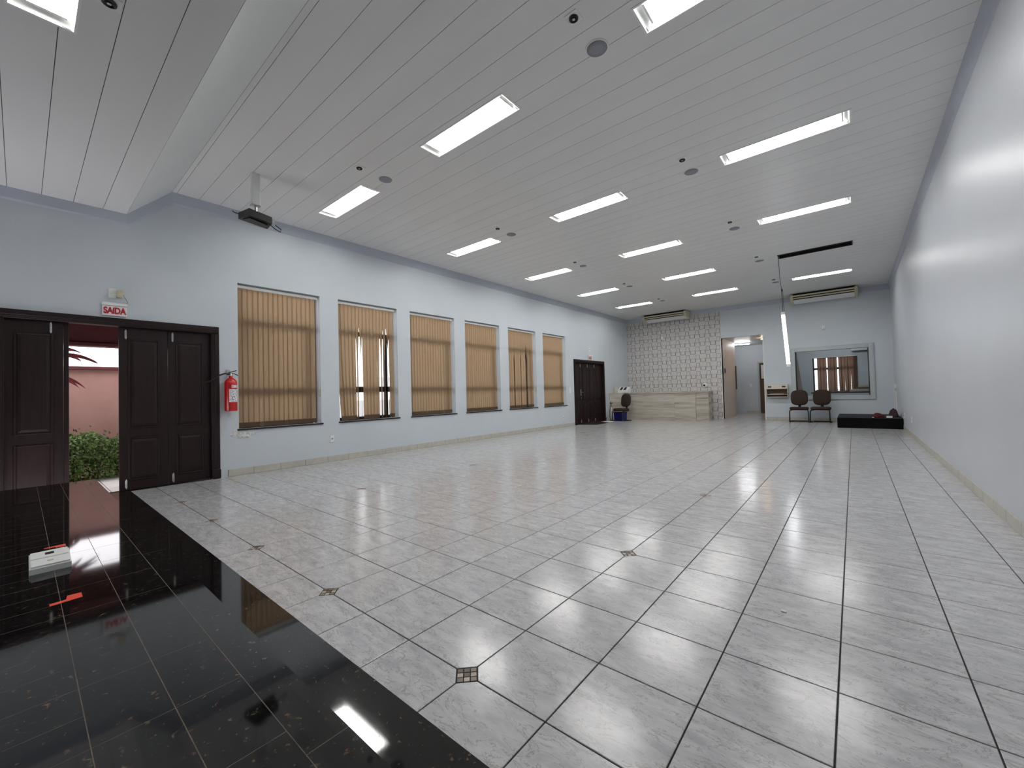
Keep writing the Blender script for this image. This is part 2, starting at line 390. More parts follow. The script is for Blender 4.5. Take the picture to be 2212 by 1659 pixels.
for n, (dd, x0, x1, y0, y1, cuts) in enumerate(cells):
    if n < 298:
        key = (round(x1-x0, 4), round(y1-y0, 4), cuts)
        if key not in cache:
            mb = MB(); tile_mb(mb, tile_poly(0, x1-x0, 0, y1-y0, cuts)); cache[key] = mb.mesh('floor_tile', M_floor)
        inst('floor_tile', cache[key], (x0, y0, 0), floor)
    else: tile_mb(rest, tile_poly(x0, x1, y0, y1, cuts))
r_ = rest.build('distant_floor_tiles', M_floor, floor); r_['kind'] = 'stuff'
# mosaic inlays set diagonally at tile corners
pat = [2, 1, 2, 1, 0, 1, 0, 0, 2]
for n, (ix, iy) in enumerate(inlays):
    c = Vector((ix*T, iy*T, 0))
    if c.x < XL+.06 : continue
    if abs(c.x-XL) < .1: continue
    hs = DIAG/math.sqrt(2); s3 = 2*hs/3
    def quad(i, j):
        out = []
        for (a, b) in ((i, j), (i+1, j), (i+1, j+1), (i, j+1)):
            gx = (-hs + a*s3 + (.0022 if a == i else -.0022)); gy = (-hs + b*s3 + (.0022 if b == j else -.0022))
            out.append(((gx-gy)/math.sqrt(2), (gx+gy)/math.sqrt(2)))
        return out
    bed = MB(); bed.prism([(c.x-DIAG, c.y, -.005), (c.x, c.y-DIAG, -.005), (c.x+DIAG, c.y, -.005), (c.x, c.y+DIAG, -.005)], (0, 0, .003))
    ib = bed.build('mosaic_inlay', M_grout, floor)
    if n < 4 or (ix, iy) == (0, 4):
        for q in range(9):
            mb = MB(); tile_mb(mb, [(c.x+a, c.y+b) for a, b in quad(q % 3, q//3)], ztop=-.0003, bev=.008); mb.build('mosaic_piece', (M_mosA, M_mosB, M_mosC)[pat[q]], ib)
    else:
        mb = MB()
        for q in range(9): mb.m = pat[q]; tile_mb(mb, [(c.x+a, c.y+b) for a, b in quad(q % 3, q//3)], ztop=-.0003, bev=.008)
        mb.build('mosaic_pieces', [M_mosA, M_mosB, M_mosC], ib)

# ================================================================== STAGE of black granite
stage = MB(); stage.box(XS+.01, XR-.01, YS2-.006, YS1-.006, -.003, H1-.02); stage.box(XS+.01, XR-.01, YF+.01, YS2-.006, -.003, H2-.0205); stage.box(XS+.004, XR-.01, YF+.01, YS2-.004, H2-.002, H2-.0002)
stage = tag(stage.build('stage', M_ggrout), 'raised stage with a single step, faced with polished black granite', 'stage')
g_ = .0021
def slab(name, x0, x1, y0, y1, z1, t=.02, m=M_granite):
    return B(x0+g_/2, x1-g_/2, y0+g_/2, y1-g_/2, z1-t, z1).build(name, m, stage)
for a, b in ((XS, -1.9), (-1.9, .6), (.6, XR-.01)):
    slab('step_slab', a, b, YS2+.002, YS1, H1)
    BB(a+g_/2, b-g_/2, YS1-.03, YS1-.008, 0, H1-.021, .002).build('step_riser', M_granite, stage)
    BB(a+g_/2, b-g_/2, YS2-.03, YS2-.008, H1+.001, H2-.021, .002).build('stage_riser', M_granite, stage)
ye = YS2-.100
for k in range(8):
    a = max(XS, -5.4+k*.95); b = min(XR-.01, -5.4+(k+1)*.95); slab('stage_edge_slab', a, b, ye, YS2, H2)
def course(ya, yb, w_, ph):
    x = ph - w_*math.ceil((ph-XS)/w_)
    while x < XR-.01:
        x0 = max(x, XS); x1 = min(x+w_, XR-.01)
        if x1-x0 > .01: slab('granite_tile', x0, x1, ya, yb, H2)
        x += w_
y1_ = ye-.300; y2_ = y1_-.305
course(ye-.148, ye, .306, -.11); course(y1_, ye-.148, .306, -.11); course(y2_, y1_, .153, -.11)
course(y2_-.153, y2_, .306, .043); rows = [(y2_-.153,)]
slab('rear_granite', XS, XR-.01, YF+.01, rows[-1][0], H2)
BB(XS-.012, XS-.001, YF+.01, YS2, 0, H2-.002, .002).build('end_panel', M_granite, stage)
BB(XS-.012, XS-.001, YS2, YS1, 0, H1-.002, .002).build('end_panel', M_granite, stage)
# surface socket and tape marks on the stage
t = thing('floor_socket', 'scuffed white surface-mounted socket box on the black stage', 'socket', (-1.79, -1.075, H2))
def wedge(xa, xb, ya, yb, za, zb):
    # box whose far side is raised so that its lid tips towards the hall
    m_ = MB(); lift = lambda x: .022*(-1.69-x)/.2
    m_.v = [(x, y, H2+z+(lift(x) if z > 0 else 0)) for z in (za, zb) for (x, y) in ((xa, ya), (xb, ya), (xb, yb), (xa, yb))]
    m_.f = [(0, 3, 2, 1), (4, 5, 6, 7), (0, 1, 5, 4), (1, 2, 6, 5), (2, 3, 7, 6), (3, 0, 4, 7)]; m_.mi = [0]*6; return m_
wedge(-1.89, -1.69, -1.142, -1.008, 0, .026).build('base', M_white, t)
wedge(-1.885, -1.797, -1.137, -1.013, .026, .034).build('upper_plate', M_white, t); wedge(-1.785, -1.697, -1.137, -1.013, .026, .034).build('lower_plate', M_white, t)
wedge(-1.858, -1.828, -1.090, -1.060, .034, .0348).build('dark_hole', M_dark, t); wedge(-1.750, -1.735, -1.085, -1.065, .034, .0352).build('screw_cap', M_cream, t)
def tape(pts, label):
    tag(MB().prism([(x, y, H2+.0004) for x, y in pts], (0, 0, .0007)).build('tape_mark', M_tape), label, 'tape', 'tape marks on the stage')
tape([(-2.18, -1.085), (-2.165, -1.085), (-2.16, -1.045), (-2.14, -1.042), (-2.14, -1.005), (-2.19, -1.005), (-2.19, -1.045)], 'orange-red tape mark on the stage behind the white socket box')
tape([(-1.205, -1.095), (-1.18, -1.095), (-1.19, -1.005), (-1.25, -1.005), (-1.255, -1.045), (-1.21, -1.05)], 'L-shaped orange-red tape mark on the stage in front of the white socket box')

# ================================================================== WALLS
WY = [.976, 2.58, 4.17, 5.785, 7.41, 9.045]; WW = 1.265; WZ0, WZ1 = .70, 2.955
D1 = (-1.385, .727); D2 = (10.80, 13.0); DZ = 2.236; TH = .24
mb = MB()
ops = [(D1[0], D1[1], 0, DZ)] + [(y, y+WW, WZ0, WZ1) for y in WY] + [(D2[0], D2[1], 0, DZ)]
y = YF
for (a, b, z0, z1) in ops:
    mb.box(XL-TH, XL, y, a, 0, ZC+.2)
    if z0 > 0: mb.box(XL-TH, XL, a, b, 0, z0)
    mb.box(XL-TH, XL, a, b, z1, ZC+.2); y = b
mb.box(XL-TH, XL, y, YB+.15, 0, ZC+.2)
wallL = struct(mb.build('wall_left', M_wall))
struct(B(XR, XR+.15, YF, YB+5, 0, ZC+.2).build('wall_right', M_wallR))
struct(B(XL-TH, XR+.15, YF-.15, YF, 0, ZC+.2).build('wall_front', M_wall))
DX0, DX1, DBZ = -2.395, -1.10, 2.93
VX0, VX1, VZ0, VZ1 = -.20, 1.63, .80, 2.24      # opening of the booth window
TB = .16
mb = MB()
mb.box(XL-TH, DX0, YB, YB+TB, 0, ZC+.2); mb.box(DX0, DX1, YB, YB+TB, DBZ, ZC+.2); mb.box(DX1, VX0, YB, YB+TB, 0, ZC+.2)
mb.box(VX0, VX1, YB, YB+TB, 0, VZ0); mb.box(VX0, VX1, YB, YB+TB, VZ1, ZC+.2); mb.box(VX1, XR+.15, YB, YB+TB, 0, ZC+.2)
wallB = struct(mb.build('wall_back', M_wall))
B(XL, -2.405, YB-.006, YB-.0005, 0, 3.905).build('wallpaper', M_paperwall, wallB)
# door casing trims of the back opening
tr = MB(); tr.bbox(DX0-.03, DX0, YB-.012, YB+TB, 0, DBZ, .003); tr.bbox(DX1, DX1+.03, YB-.012, YB+TB, 0, DBZ, .003)
struct(tr.build('trim_4', M_white))
# peeling plaster under the first window
def flake(cy, cz, sy, sz, seed, t):
    rr = random.Random(seed); n = 22; pts = []
    for k in range(n):
        a = 2*PI*k/n; r = .62+.38*rr.random(); pts.append((XL+.0005, cy+sy*r*math.cos(a), cz+sz*r*math.sin(a)+.25*sz*math.sin(3*math.cos(a)+seed)))
    m_ = MB(); i = 0; m_.v = [(XL+t+.004, cy, cz)] + [(p[0]+t*(.4+.6*rr.random()), p[1], p[2]) for p in pts] + [(XL-.001, p[1]*1.0, p[2]) for p in pts]
    for k in range(n):
        j = (k+1) % n; m_.f.append((0, 1+k, 1+j)); m_.f.append((1+k, 1+n+k, 1+n+j, 1+j)); m_.mi += [0, 0]
    return m_
for q in ((.93, .64, .09, .055, 1, .006), (1.03, .605, .10, .05, 2, .008), (1.15, .62, .08, .03, 5, .005), (1.09, .585, .05, .035, 8, .010)):
    flake(*q).build('peeling_plaster', M_flake, wallL)

# crown cove along the ceiling
top = [(YF, ZL), (-.28, ZL), (.186, ZC), (YB, ZC)]; bot = [(YF, ZL-.13), (-.262, ZL-.13), (.205, ZC-.155), (YB, ZC-.155)]
def cove(x, s):
    m_ = MB()
    for k in range(3):
        (a0, z0), (a1, z1) = top[k], top[k+1]; (b0, w0), (b1, w1) = bot[k], bot[k+1]; o = .055*s
        m_.poly([(x, b0, w0), (x, b1, w1), (x+o*.35, b1, w1+.02), (x+o*.35, b0, w0+.02)])
        m_.poly([(x+o*.35, b0, w0+.02), (x+o*.35, b1, w1+.02), (x+o, a1, z1), (x+o, a0, z0)])
        m_.poly([(x, a0, z0), (x, a1, z1), (x+o, a1, z1), (x+o, a0, z0)])
    return m_
struct(cove(XL, 1).build('trim_1', M_cove)); struct(cove(XR, -1).build('trim_2', M_cove))
m_ = MB()
m_.prism([(XL, YB, ZC-.155), (XL, YB-.02, ZC-.135), (XL, YB-.055, ZC), (XL, YB, ZC)], (XR-XL, 0, 0)); struct(m_.build('trim_3', M_cove))

# skirting tiles
bl = struct(B(XL, XL+.006, .83, D2[0]-.03, 0, .10).build('baseboard_left', M_grout))
k0 = math.ceil(.85/T); ys = [.83] + [k*T for k in range(k0, 60) if k*T < D2[0]-.05] + [D2[0]-.03]
for a, b in zip(ys, ys[1:]): BB(XL, XL+.011, a+.0015, b-.0015, .001, .103, .002).build('skirting_tile', M_base, bl)
br = struct(B(XR-.006, XR, YS1, YB, 0, .10).build('baseboard_right', M_grout))
ys = [YS1]+[k*T for k in range(0, 40) if YS1 < k*T < YB-.02]+[YB]
for a, b in zip(ys, ys[1:]): BB(XR-.011, XR, a+.0015, b-.0015, .001, .103, .002).build('skirting_tile', M_base, br)
bb = struct(B(DX1+.03, XR-.012, YB-.006, YB, 0, .10).build('baseboard_back', M_grout))
xs = [DX1+.03]+[k*T for k in range(-3, 6) if DX1+.1 < k*T < XR-.05]+[XR-.012]
for a, b in zip(xs, xs[1:]): BB(a+.0015, b-.0015, YB-.011, YB, .001, .103, .002).build('skirting_tile', M_base, bb)

# ================================================================== CEILING
LX = [-4.49, -1.92, .685]; LY = [1.98, 4.62, 7.24, 9.82, 12.42]; FX, FY = .65, .152
low = [(-1.98, -1.08)]
holes = [(x-FX+.015, x+FX-.015, y-FY+.012, y+FY-.012) for x in LX for y in LY]
holes_low = [(x-FX+.015, x+FX-.015, y-FY+.012, y+FY-.012) for x, y in low]
mb = MB(); mb.box(XL, XR, -.5, YB, ZC+.16, ZC+.2); mb.box(XL, XR, YF, -.15, ZL+.22, ZL+.26)
ceil = struct(mb.build('ceiling', M_groove))
def planks(y0, y1, edges, z, holes):
    es = [y0]+[e for e in edges if y0+.01 < e < y1-.01]+[y1]
    for a, b in zip(es, es[1:]):
        a2, b2 = a+.0022, b-.0022; hs = sorted(h for h in holes if h[2] < b2 and h[3] > a2)
        m_ = MB(); xs_ = [XL]
        def bx(x0, x1, p, q):
            if x1-x0 > .001 and q-p > .001: m_.box(x0, x1, p, q, z, z+.012)
        x = XL
        for h in hs:
            bx(x, h[0], a2, b2); bx(h[0], h[1], a2, min(b2, h[2])); bx(h[0], h[1], max(a2, h[3]), b2); x = h[1]
        bx(x, XR, a2, b2)
        m_.build('ceiling_plank', M_ceil, ceil)
planks(.186, YB, [1.765+.2545*k for k in range(-8, 60)], ZC, holes)
planks(YF, -.28, sorted(-.755-.2545*k for k in range(-2, 20)), ZL, holes_low)
B(XL, XR, .183, .188, ZC-.0005, ZC+.012).build('ceiling_strip', M_groove, ceil)
MB().prism([(XL, -.28, ZL), (XL, .186, ZC), (XL, .186, ZC+.012), (XL, -.28, ZL+.012)], (XR-XL, 0, 0)).build('bulkhead', M_bulk, ceil)
def backing(z, y0, y1, holes):
    # dark board just above the plank joints, cut out over the light housings
    es = sorted({y0, y1} | {h[2]-.01 for h in holes} | {h[3]+.01 for h in holes}); m_ = MB()
    for a, b in zip(es, es[1:]):
        hs = sorted(h for h in holes if h[2]-.011 < (a+b)/2 < h[3]+.011); x = XL
        for h in hs: m_.box(x, h[0]-.01, a, b, z, z+.002); x = h[1]+.01
        m_.box(x, XR, a, b, z, z+.002)
    m_.build('joint_backing', M_groove, ceil)
backing(ZC+.0122, .186, YB, holes); backing(ZL+.0122, YF, -.28, holes_low)

# ------------------------------------------------------------------ ceiling lights
NTH = ['first', 'second', 'third', 'fourth', 'fifth']
def fixture():
    t = thing('ceiling_light', 'x', 'ceiling light', (0, 0, 0), 0, 'recessed fluorescent ceiling lights')
    m_ = MB(); z0, z1 = -.006, .0
    m_.box(-FX, FX, -FY, -FY+.014, z0, z1); m_.box(-FX, FX, FY-.014, FY, z0, z1); m_.box(-FX, -FX+.018, -FY+.014, FY-.014, z0, z1); m_.box(FX-.018, FX, -FY+.014, FY-.014, z0, z1)
    m_.build('trim_frame', M_white, t, local=True)
    ix, iy = FX-.016, FY-.013; tx, ty = FX-.085, FY-.03; h = .075; m_ = MB()
    b_ = [(-ix, -iy, 0), (ix, -iy, 0), (ix, iy, 0), (-ix, iy, 0)]; u_ = [(-tx, -ty, h), (tx, -ty, h), (tx, ty, h), (-tx, ty, h)]
    for k in range(4): j = (k+1) % 4; m_.poly([b_[k], u_[k], u_[j], b_[j]])
    m_.poly(u_[::-1]); m_.build('reflector', M_white, t, local=True)
    for yy in (-.086, -.029, .029, .086):
        MB().tube([(-.565, yy, .034), (.565, yy, .034)], .014, 8).build('tube', M_lamp, t, local=True)
    for s in (-1, 1):
        m_ = MB(); m_.box(s*.572-.008, s*.572+.008, -.105, .105, .018, .05); m_.build('lamp_holder', M_white, t, local=True)
        m_ = MB(); m_.box(s*.618-.004, s*.618+.004, .085, .125, -.009, .0); m_.build('clip', M_metal, t, local=True)
    return t
proto = None
rowname = ['nearest the windows', 'down the middle of the hall', 'nearest the plain right wall']
for ci, x in enumerate(LX):
    for ri, yv in enumerate(LY):
        if (ci, ri) == (2, 3): continue
        o = fixture() if proto is None else copy_tree(proto)
        proto = proto or o; o.location = (x, yv, ZC)
        o['label'] = '%s ceiling light from the stage in the row %s' % (NTH[ri], rowname[ci])
o = copy_tree(proto); o.location = (low[0][0], low[0][1], ZL); o['label'] = 'ceiling light above the stage in the lowered ceiling'; o['group'] = 'stage ceiling lights'
# empty housing of the missing light, with the batten hanging from it
t = thing('light_housing', 'open dark ceiling slot left by a missing light', 'light housing', (LX[2], LY[3], ZC))
m_ = MB(); x0, x1, y0, y1 = LX[2]-FX+.012, LX[2]+FX-.012, LY[3]-FY+.01, LY[3]+FY-.01
for q in ((x0, x1, y0, y0+.006, ZC, ZC+.1), (x0, x1, y1-.006, y1, ZC, ZC+.1), (x0, x0+.006, y0, y1, ZC, ZC+.1), (x1-.006, x1, y0, y1, ZC, ZC+.1), (x0, x1, y0, y1, ZC+.1, ZC+.106)): m_.box(*q)
m_.build('housing_box', M_dark, t)
m_ = MB(); m_.box(x0-.012, x1+.012, y0-.012, y0, ZC-.014, ZC); m_.box(x0-.012, x1+.012, y1, y1+.012, ZC-.014, ZC); m_.box(x0-.012, x0, y0, y1, ZC-.014, ZC); m_.box(x1, x1+.012, y0, y1, ZC-.014, ZC); m_.build('rim', M_winframe, t)
t = thing('hanging_batten', 'lit white batten lamp dangling on end from a wire', 'lamp', (.09, 9.80, 1.57))
a, b = Vector((.085, 9.80, 2.80)), Vector((.155, 9.80, 1.57)); d = (b-a).normalized(); sx = Vector((1, 0, 0)); sx = (sx-d*sx.dot(d)).normalized(); sy = d.cross(sx)
def slant(w0, w1, h0, h1, s0, s1):
    m_ = MB(); p = []
    for u, v in ((w0, h0), (w1, h0), (w1, h1), (w0, h1)): p.append(a + d*s0 + sx*u + sy*v)
    return m_.prism(p, d*(s1-s0))
L_ = (b-a).length
slant(-.036, .036, -.03, .0, 0, L_).build('housing', M_white, t); slant(-.03, .03, .001, .035, .07, L_-.06).build('diffuser', M_batten, t)
slant(-.036, .036, 0, .038, 0, .065).build('end_cap', M_white, t); slant(-.036, .036, 0, .038, L_-.055, L_).build('end_cap', M_white, t)
MB().tube([(.043, 9.8, ZC-.0145), (.055, 9.8, 3.6), (.078, 9.8, 3.3), (.088, 9.8, 2.805)], .006, 6).build('wire', M_tube, t)
MB().tube([(.098, 9.81, 3.3), (.104, 9.81, 3.0), (.112, 9.81, 2.8)], .004, 6).build('wire', M_tube, t)
MB().bbox(.07, .10, 9.785, 9.815, 3.27, 3.32, .006).build('wire_joint', M_black, t)

# ------------------------------------------------------------------ speakers and spotlights
def speaker():
    t = thing('ceiling_speaker', 'x', 'speaker', (0, 0, 0), 0, 'round ceiling speakers')
    MB().lathe((0, 0, 0), [(.098, 0), (.098, -.004), (.092, -.007), (.084, -.006)], 28).build('rim', M_white, t, True, True)
    MB().lathe((0, 0, 0), [(.086, -.004), (.086, -.009), (.04, -.012), (.001, -.013)], 28).build('grille', M_spk, t, True, True); return t
def spot():
    t = thing('ceiling_spotlight', 'x', 'spotlight', (0, 0, 0), 0, 'small unlit ceiling spotlights')
    m_ = MB(); m_.bbox(-.055, .055, -.055, .055, -.006, 0, .002); m_.build('plate', M_white, t, local=True)
    MB().lathe((0, 0, 0), [(.036, -.004), (.036, -.016), (.028, -.018), (.026, -.009)], 18).build('ring', M_black, t, True, True)
    MB().lathe((0, 0, 0), [(.012, -.016), (.010, -.019)], 10).build('lens', M_metal, t, True, True); return t
ps = pq = None
for ci, x in enumerate((-3.49, -.33)):
    for ri, yv in enumerate(LY):
        s = speaker() if ps is None else copy_tree(ps); ps = ps or s; s.location = (x, yv, ZC)
        q = spot() if pq is None else copy_tree(pq); pq = pq or q; q.location = (x, yv-.38, ZC)
        w_ = ('windows and the middle lights', 'middle lights and the right wall')[ci]
        s['label'] = '%s round grey speaker from the stage, ceiling line between %s' % (NTH[ri], w_)
        q['label'] = '%s small square spotlight from the stage, ceiling line between %s' % (NTH[ri], w_)
q = copy_tree(pq); q.location = (-2.16, -.82, ZL); q['label'] = 'small spotlight in the lowered ceiling above the stage'

# ------------------------------------------------------------------ projector
t = thing('ceiling_projector', 'black projector hanging from the ceiling on a white box post', 'projector', (-4.6, .78, 3.45))
BB(-4.64, -4.58, .735, .83, 3.655, ZC, .004).build('post', M_white, t)
BB(-4.65, -4.57, .728, .837, 3.645, 3.658, .003).build('post_cap', M_metal, t)
MB().tube([(-4.61, .785, 3.65), (-4.61, .785, 3.55)], .016, 10).build('rod', M_metal, t)
m_ = MB()
pr = [(-4.72, .62, 3.545), (-4.46, .66, 3.535), (-4.46, .92, 3.50), (-4.70, .95, 3.505)]
m_.prism([(x, y, z-.085) for x, y, z in pr], (0, 0, .085)); m_.prism([(x*.5-4.59*.5, y*.8+.785*.2, z-.10) for x, y, z in pr], (0, 0, .016)); m_.build('body', M_black, t)
m_ = MB(); m_.tube([(-4.50, .93, 3.46), (-4.50, .955, 3.457)], .03, 14); m_.build('lens', M_metal, t)
for (x, y) in ((-4.69, .65), (-4.49, .69), (-4.67, .92)): MB().tube([(x, y, 3.53), (-4.61, .785, 3.585)], .008, 6).build('mount_arm', M_black, t)
MB().tube([(-4.5, .90, 3.42), (-4.47, .96, 3.36), (-4.45, 1.02, 3.33), (-4.46, 1.03, 3.37), (-4.49, .97, 3.42)], .006, 6).build('cable', M_black, t)
MB().tube([(-4.70, .63, 3.52), (-4.72, .58, 3.53), (-4.70, .55, 3.535)], .006, 6).build('cable', M_black, t)

# ================================================================== WINDOWS AND BLINDS (left wall)
NW = ['window with closed blind beside the fire extinguisher', 'window with parted blind slats, second from the stage', 'third window from the stage', 'fourth window from the stage', 'window with a few parted slats, fifth from the stage', 'last window, next to the far dark door']
blab = ['brown vertical blind, fully closed, beside the fire extinguisher', 'brown vertical blind with crooked parted slats showing daylight', 'closed brown vertical blind right after the crooked one', 'brown vertical blind, fourth from the stage', 'brown vertical blind with thin daylight slits, fifth from the stage', 'brown vertical blind nearest the far dark door']
def slat_mesh(w, h, twist, nz=8, lean=0, nx=4):
    m_ = MB(); n = nx+1
    for k in range(nz+1):
        f = k/nz; z = -h*f; a = (.22+(twist-.22)*min(1, f*2.4)**1.2)
        for q in range(n):
            u = (q/nx-.5)*w; bow = .006*(1-(2*q/nx-1)**2)
            m_.v.append((math.sin(a)*u + bow*math.cos(a), math.cos(a)*u + lean*f*f, z))
    for k in range(nz):
        for q in range(nx): i = k*n+q; m_.f.append((i, i+1, i+n+1, i+n)); m_.mi.append(0)
    return m_.mesh('slat', M_blind, smooth=True)
def hem_mesh(w, twist, lean):
    m_ = MB(); c, s = math.cos(twist), math.sin(twist)
    def p(u, x, z): return (s*u + x*c, c*u - x*s*0 + lean, z)
    m_.prism([p(-w/2, .003, 0), p(w/2, .003, 0), p(w/2, .009, 0), p(-w/2, .009, 0)], (0, 0, .075)); return m_.mesh('hem', M_hem)
std = slat_mesh(.091, 2.18, 0.22); stdh = hem_mesh(.091, 0.22, 0)
for wi, y0 in enumerate(WY):
    y1 = y0+WW
    wn = thing('window_%d' % (wi+1), NW[wi], 'window', (XL-TH, y0, WZ0)); wn['kind'] = 'structure'
    xo, xi = XL-TH+.01, XL-TH+.055
    for q in ((y0, y0+.05, WZ0, WZ1), (y1-.022, y1, WZ0, WZ1), (y0+.05, y1-.05, WZ1-.05, WZ1), (y0+.05, y1-.05, WZ0, WZ0+.06)):
        BB(xo, xi, *q, .004).build('frame', M_winframe, wn)
    BB(xo, xi+.01, y0+.05, y1-.05, 2.33, 2.42, .004).build('transom', M_winframe, wn)
    BB(xo, xi+.01, y0+.05, y1-.05, 1.235, 1.345, .004).build('cross_rail', M_winframe, wn)
    BB(xo, xi+.01, y1-.20, y1-.13, WZ0+.06, 2.33, .004).build('sash_stile', M_winframe, wn)
    for za, zb in ((WZ0+.06, 1.235), (1.345, 2.33), (2.42, WZ1-.05)):
        B(xo+.018, xo+.023, y0+.05, y1-.05, za, zb).build('pane', M_glass, wn)
    BB(XL-.02, XL+.022, y0-.025, y1+.03, WZ0-.022, WZ0+.002, .004).build('sill', M_sill, wn)
    bd = thing('vertical_blind', blab[wi], 'blind', (XL-.095, y0, WZ0), 0, 'vertical blinds in the left wall windows')
    BB(XL-.125, XL-.055, y0+.006, y1-.006, WZ1-.058, WZ1-.018, .004).build('head_rail', M_white, bd)
    ytop = WZ1-.060; n = 16; step = (WW-.075)/(n-1) if wi != 5 else (WW-.075)/(n-1)
    for k in range(n):
        yy = y0+.048+k*(WW-.145)/(n-1)
        tw = ln = 0; me = std; mh = stdh
        if wi == 1:
            prof = [.3, .25, .2, .15, -.1, -.80, -1.0, .1, .2, .2, .15, -.5, -.75, -.95, -1.1, .25][k]
            ln = [.085, .055, .04, .03, .005, .0, .012, .015, .01, .0, -.01, -.012, 0, .01, .025, .012][k]
            me = slat_mesh(.088, 2.18, prof, 8, ln); mh = hem_mesh(.088, prof, ln)
        elif wi == 4 and k in (4, 5, 8, 11, 12):
            prof = {4: -.75, 5: .1, 8: -.8, 11: -.95, 12: -.8}[k]; me = slat_mesh(.088, 2.18, prof); mh = hem_mesh(.088, prof, 0)
        elif (wi, k) in ((0, 4), (0, 9), (2, 11), (3, 3)):
            me = slat_mesh(.091, 2.18, -.25); mh = hem_mesh(.091, -.25, 0)
        s = inst('slat', me, (0, yy-y0, ytop-WZ0), bd)
        inst('hem', mh, (0, 0, -2.18), s)
    MB().tube([(XL-.03, y1-.020, WZ1-.06), (XL-.03, y1-.016, 2.0), (XL-.03, y1-.012, WZ0+.48)], .0025, 5).build('cord', M_white, bd)
    BB(XL-.04, XL-.022, y1-.020, y1-.004, WZ0+.47, WZ0+.60, .004).build('cord_weight', M_cream, bd)

# ================================================================== DOORS (left wall)
def leaf(par, y0, y1, z0, z1, x, bolts=(), handle=False):
    """panelled leaf in the plane x; origin of everything is the door root"""
    lf = BB(x-.02, x+.02, y0+.0015, y1-.0015, z0, z1, .003).build('leaf', M_wood, par)
    w_ = y1-y0; a, b = y0+w_*.22, y1-w_*.22
    for za, zb in ((z0+.14, z0+.66), (z0+.82, z1-.17)):
        m_ = MB(); t_ = .022   # moulding frame round the panel
        for q in ((a-t_, a, za-t_, zb+t_), (b, b+t_, za-t_, zb+t_), (a, b, za-t_, za), (a, b, zb, zb+t_)):
            m_.bbox(x+.019, x+.031, q[0], q[1], q[2], q[3], .004)
        m_.build('moulding', M_wood, lf)
        i_ = .035; m_ = MB()
        o_ = [(x+.0202, a, za), (x+.0202, b, za), (x+.0202, b, zb), (x+.0202, a, zb)]; n_ = [(x+.030, a+i_, za+i_), (x+.030, b-i_, za+i_), (x+.030, b-i_, zb-i_), (x+.030, a+i_, zb-i_)]
        for k in range(4): j = (k+1) % 4; m_.poly([o_[k], o_[j], n_[j], n_[k]])
        m_.poly(n_); m_.poly(o_[::-1]); m_.build('panel', M_wood, lf)
    for (yb, zb, h) in bolts:
        m_ = MB(); m_.bbox(x+.019, x+.028, yb-.011, yb+.011, zb, zb+h, .003); m_.tube([(x+.032, yb, zb-.01), (x+.032, yb, zb+h+.012)], .0055, 8); m_.bbox(x+.026, x+.046, yb-.006, yb+.006, zb+h*.45, zb+h*.6, .002)
        m_.build('bolt', M_metal, lf)
    if handle:
        m_ = MB(); m_.bbox(x+.019, x+.026, y1-.055, y1-.02, z0+.98, z0+1.20, .003); m_.tube([(x+.03, y1-.037, z0+1.10), (x+.07, y1-.037, z0+1.10), (x+.07, y1+.05, z0+1.095)], .009, 8); m_.lathe((x+.024, y1-.037, z0+.90), [(.018, 0), (.018, .012)], 12, 'x')
        m_.build('handle', M_metal, lf)
    return lf
def door_frame(root, a, b, zt):
    xx0, xx1 = XL-.11, XL+.022; f = .10
    for (p, q) in ((a, a+f), (b-f, b)):
        m_ = MB(); m_.bbox(xx0, xx1, p, q, .0, zt-f, .006); m_.bbox(xx1-.002, xx1+.010, p+.016, q-.016, .14, zt-f-.01, .005); m_.bbox(xx1-.002, xx1+.016, p+.036, q-.036, .14, zt-f-.01, .005)
        m_.build('jamb', M_wood, root)
        BB(xx0+.02, xx1+.022, p-.004, q+.004, 0, .14, .010).build('plinth', M_wood, root)
    m_ = MB(); m_.bbox(xx0, xx1, a, b, zt-f, zt, .006); m_.bbox(xx1-.002, xx1+.010, a+.016, b-.016, zt-f+.016, zt-.016, .005); m_.bbox(xx1-.002, xx1+.016, a+.036, b-.036, zt-f+.036, zt-.036, .005)
    m_.build('header', M_wood, root)
d1 = thing('door_1', 'dark panelled folding door by the stage, standing open to the garden', 'door', (XL, D1[0], 0)); d1['kind'] = 'structure'
door_frame(d1, D1[0], D1[1], DZ)
B(XL-.13, XL-.005, D1[0]+.1, D1[1]-.1, -.06, .0055).build('threshold', M_sill, d1)
xd = XL-.07; zt = DZ-.101
leaf(d1, -.352, .143, .008, zt, xd, [(-.285, zt-.145, .10), (-.285, .04, .10)])
leaf(d1, .144, .630, .008, zt, xd, [(.195, zt-.145, .11), (.195, .04, .11)])
leaf(d1, -1.30, -.835, .008, zt, xd, [(-.935, zt-.13, .11)])
# the folded leaf stands out at right angles to the wall
lf = BB(xd-.50, xd+.015, -.832, -.790, .02, zt, .003).build('leaf', M_wood, d1)
for za, zb in ((.16, .68), (.84, zt-.17)):
    BB(xd-.38, xd-.12, -.793, -.782, za, zb, .005).build('panel', M_wood, lf)
d2 = thing('door_2', 'closed dark panelled double door at the far end', 'door', (XL, D2[0], 0)); d2['kind'] = 'structure'
door_frame(d2, D2[0], D2[1], DZ)
B(XL-.16, XL-.005, D2[0]+.1, D2[1]-.1, -.06, .0045).build('threshold', M_sill, d2)
w4 = (D2[1]-D2[0]-.205)/4
for k in range(4):
    ya = D2[0]+.1025+k*w4; leaf(d2, ya, ya+w4, .006, zt, xd-.03, [(ya+w4-.05, zt-.145, .10), (ya+w4-.05, .04, .10)] if k < 3 else [], handle=(k == 0))

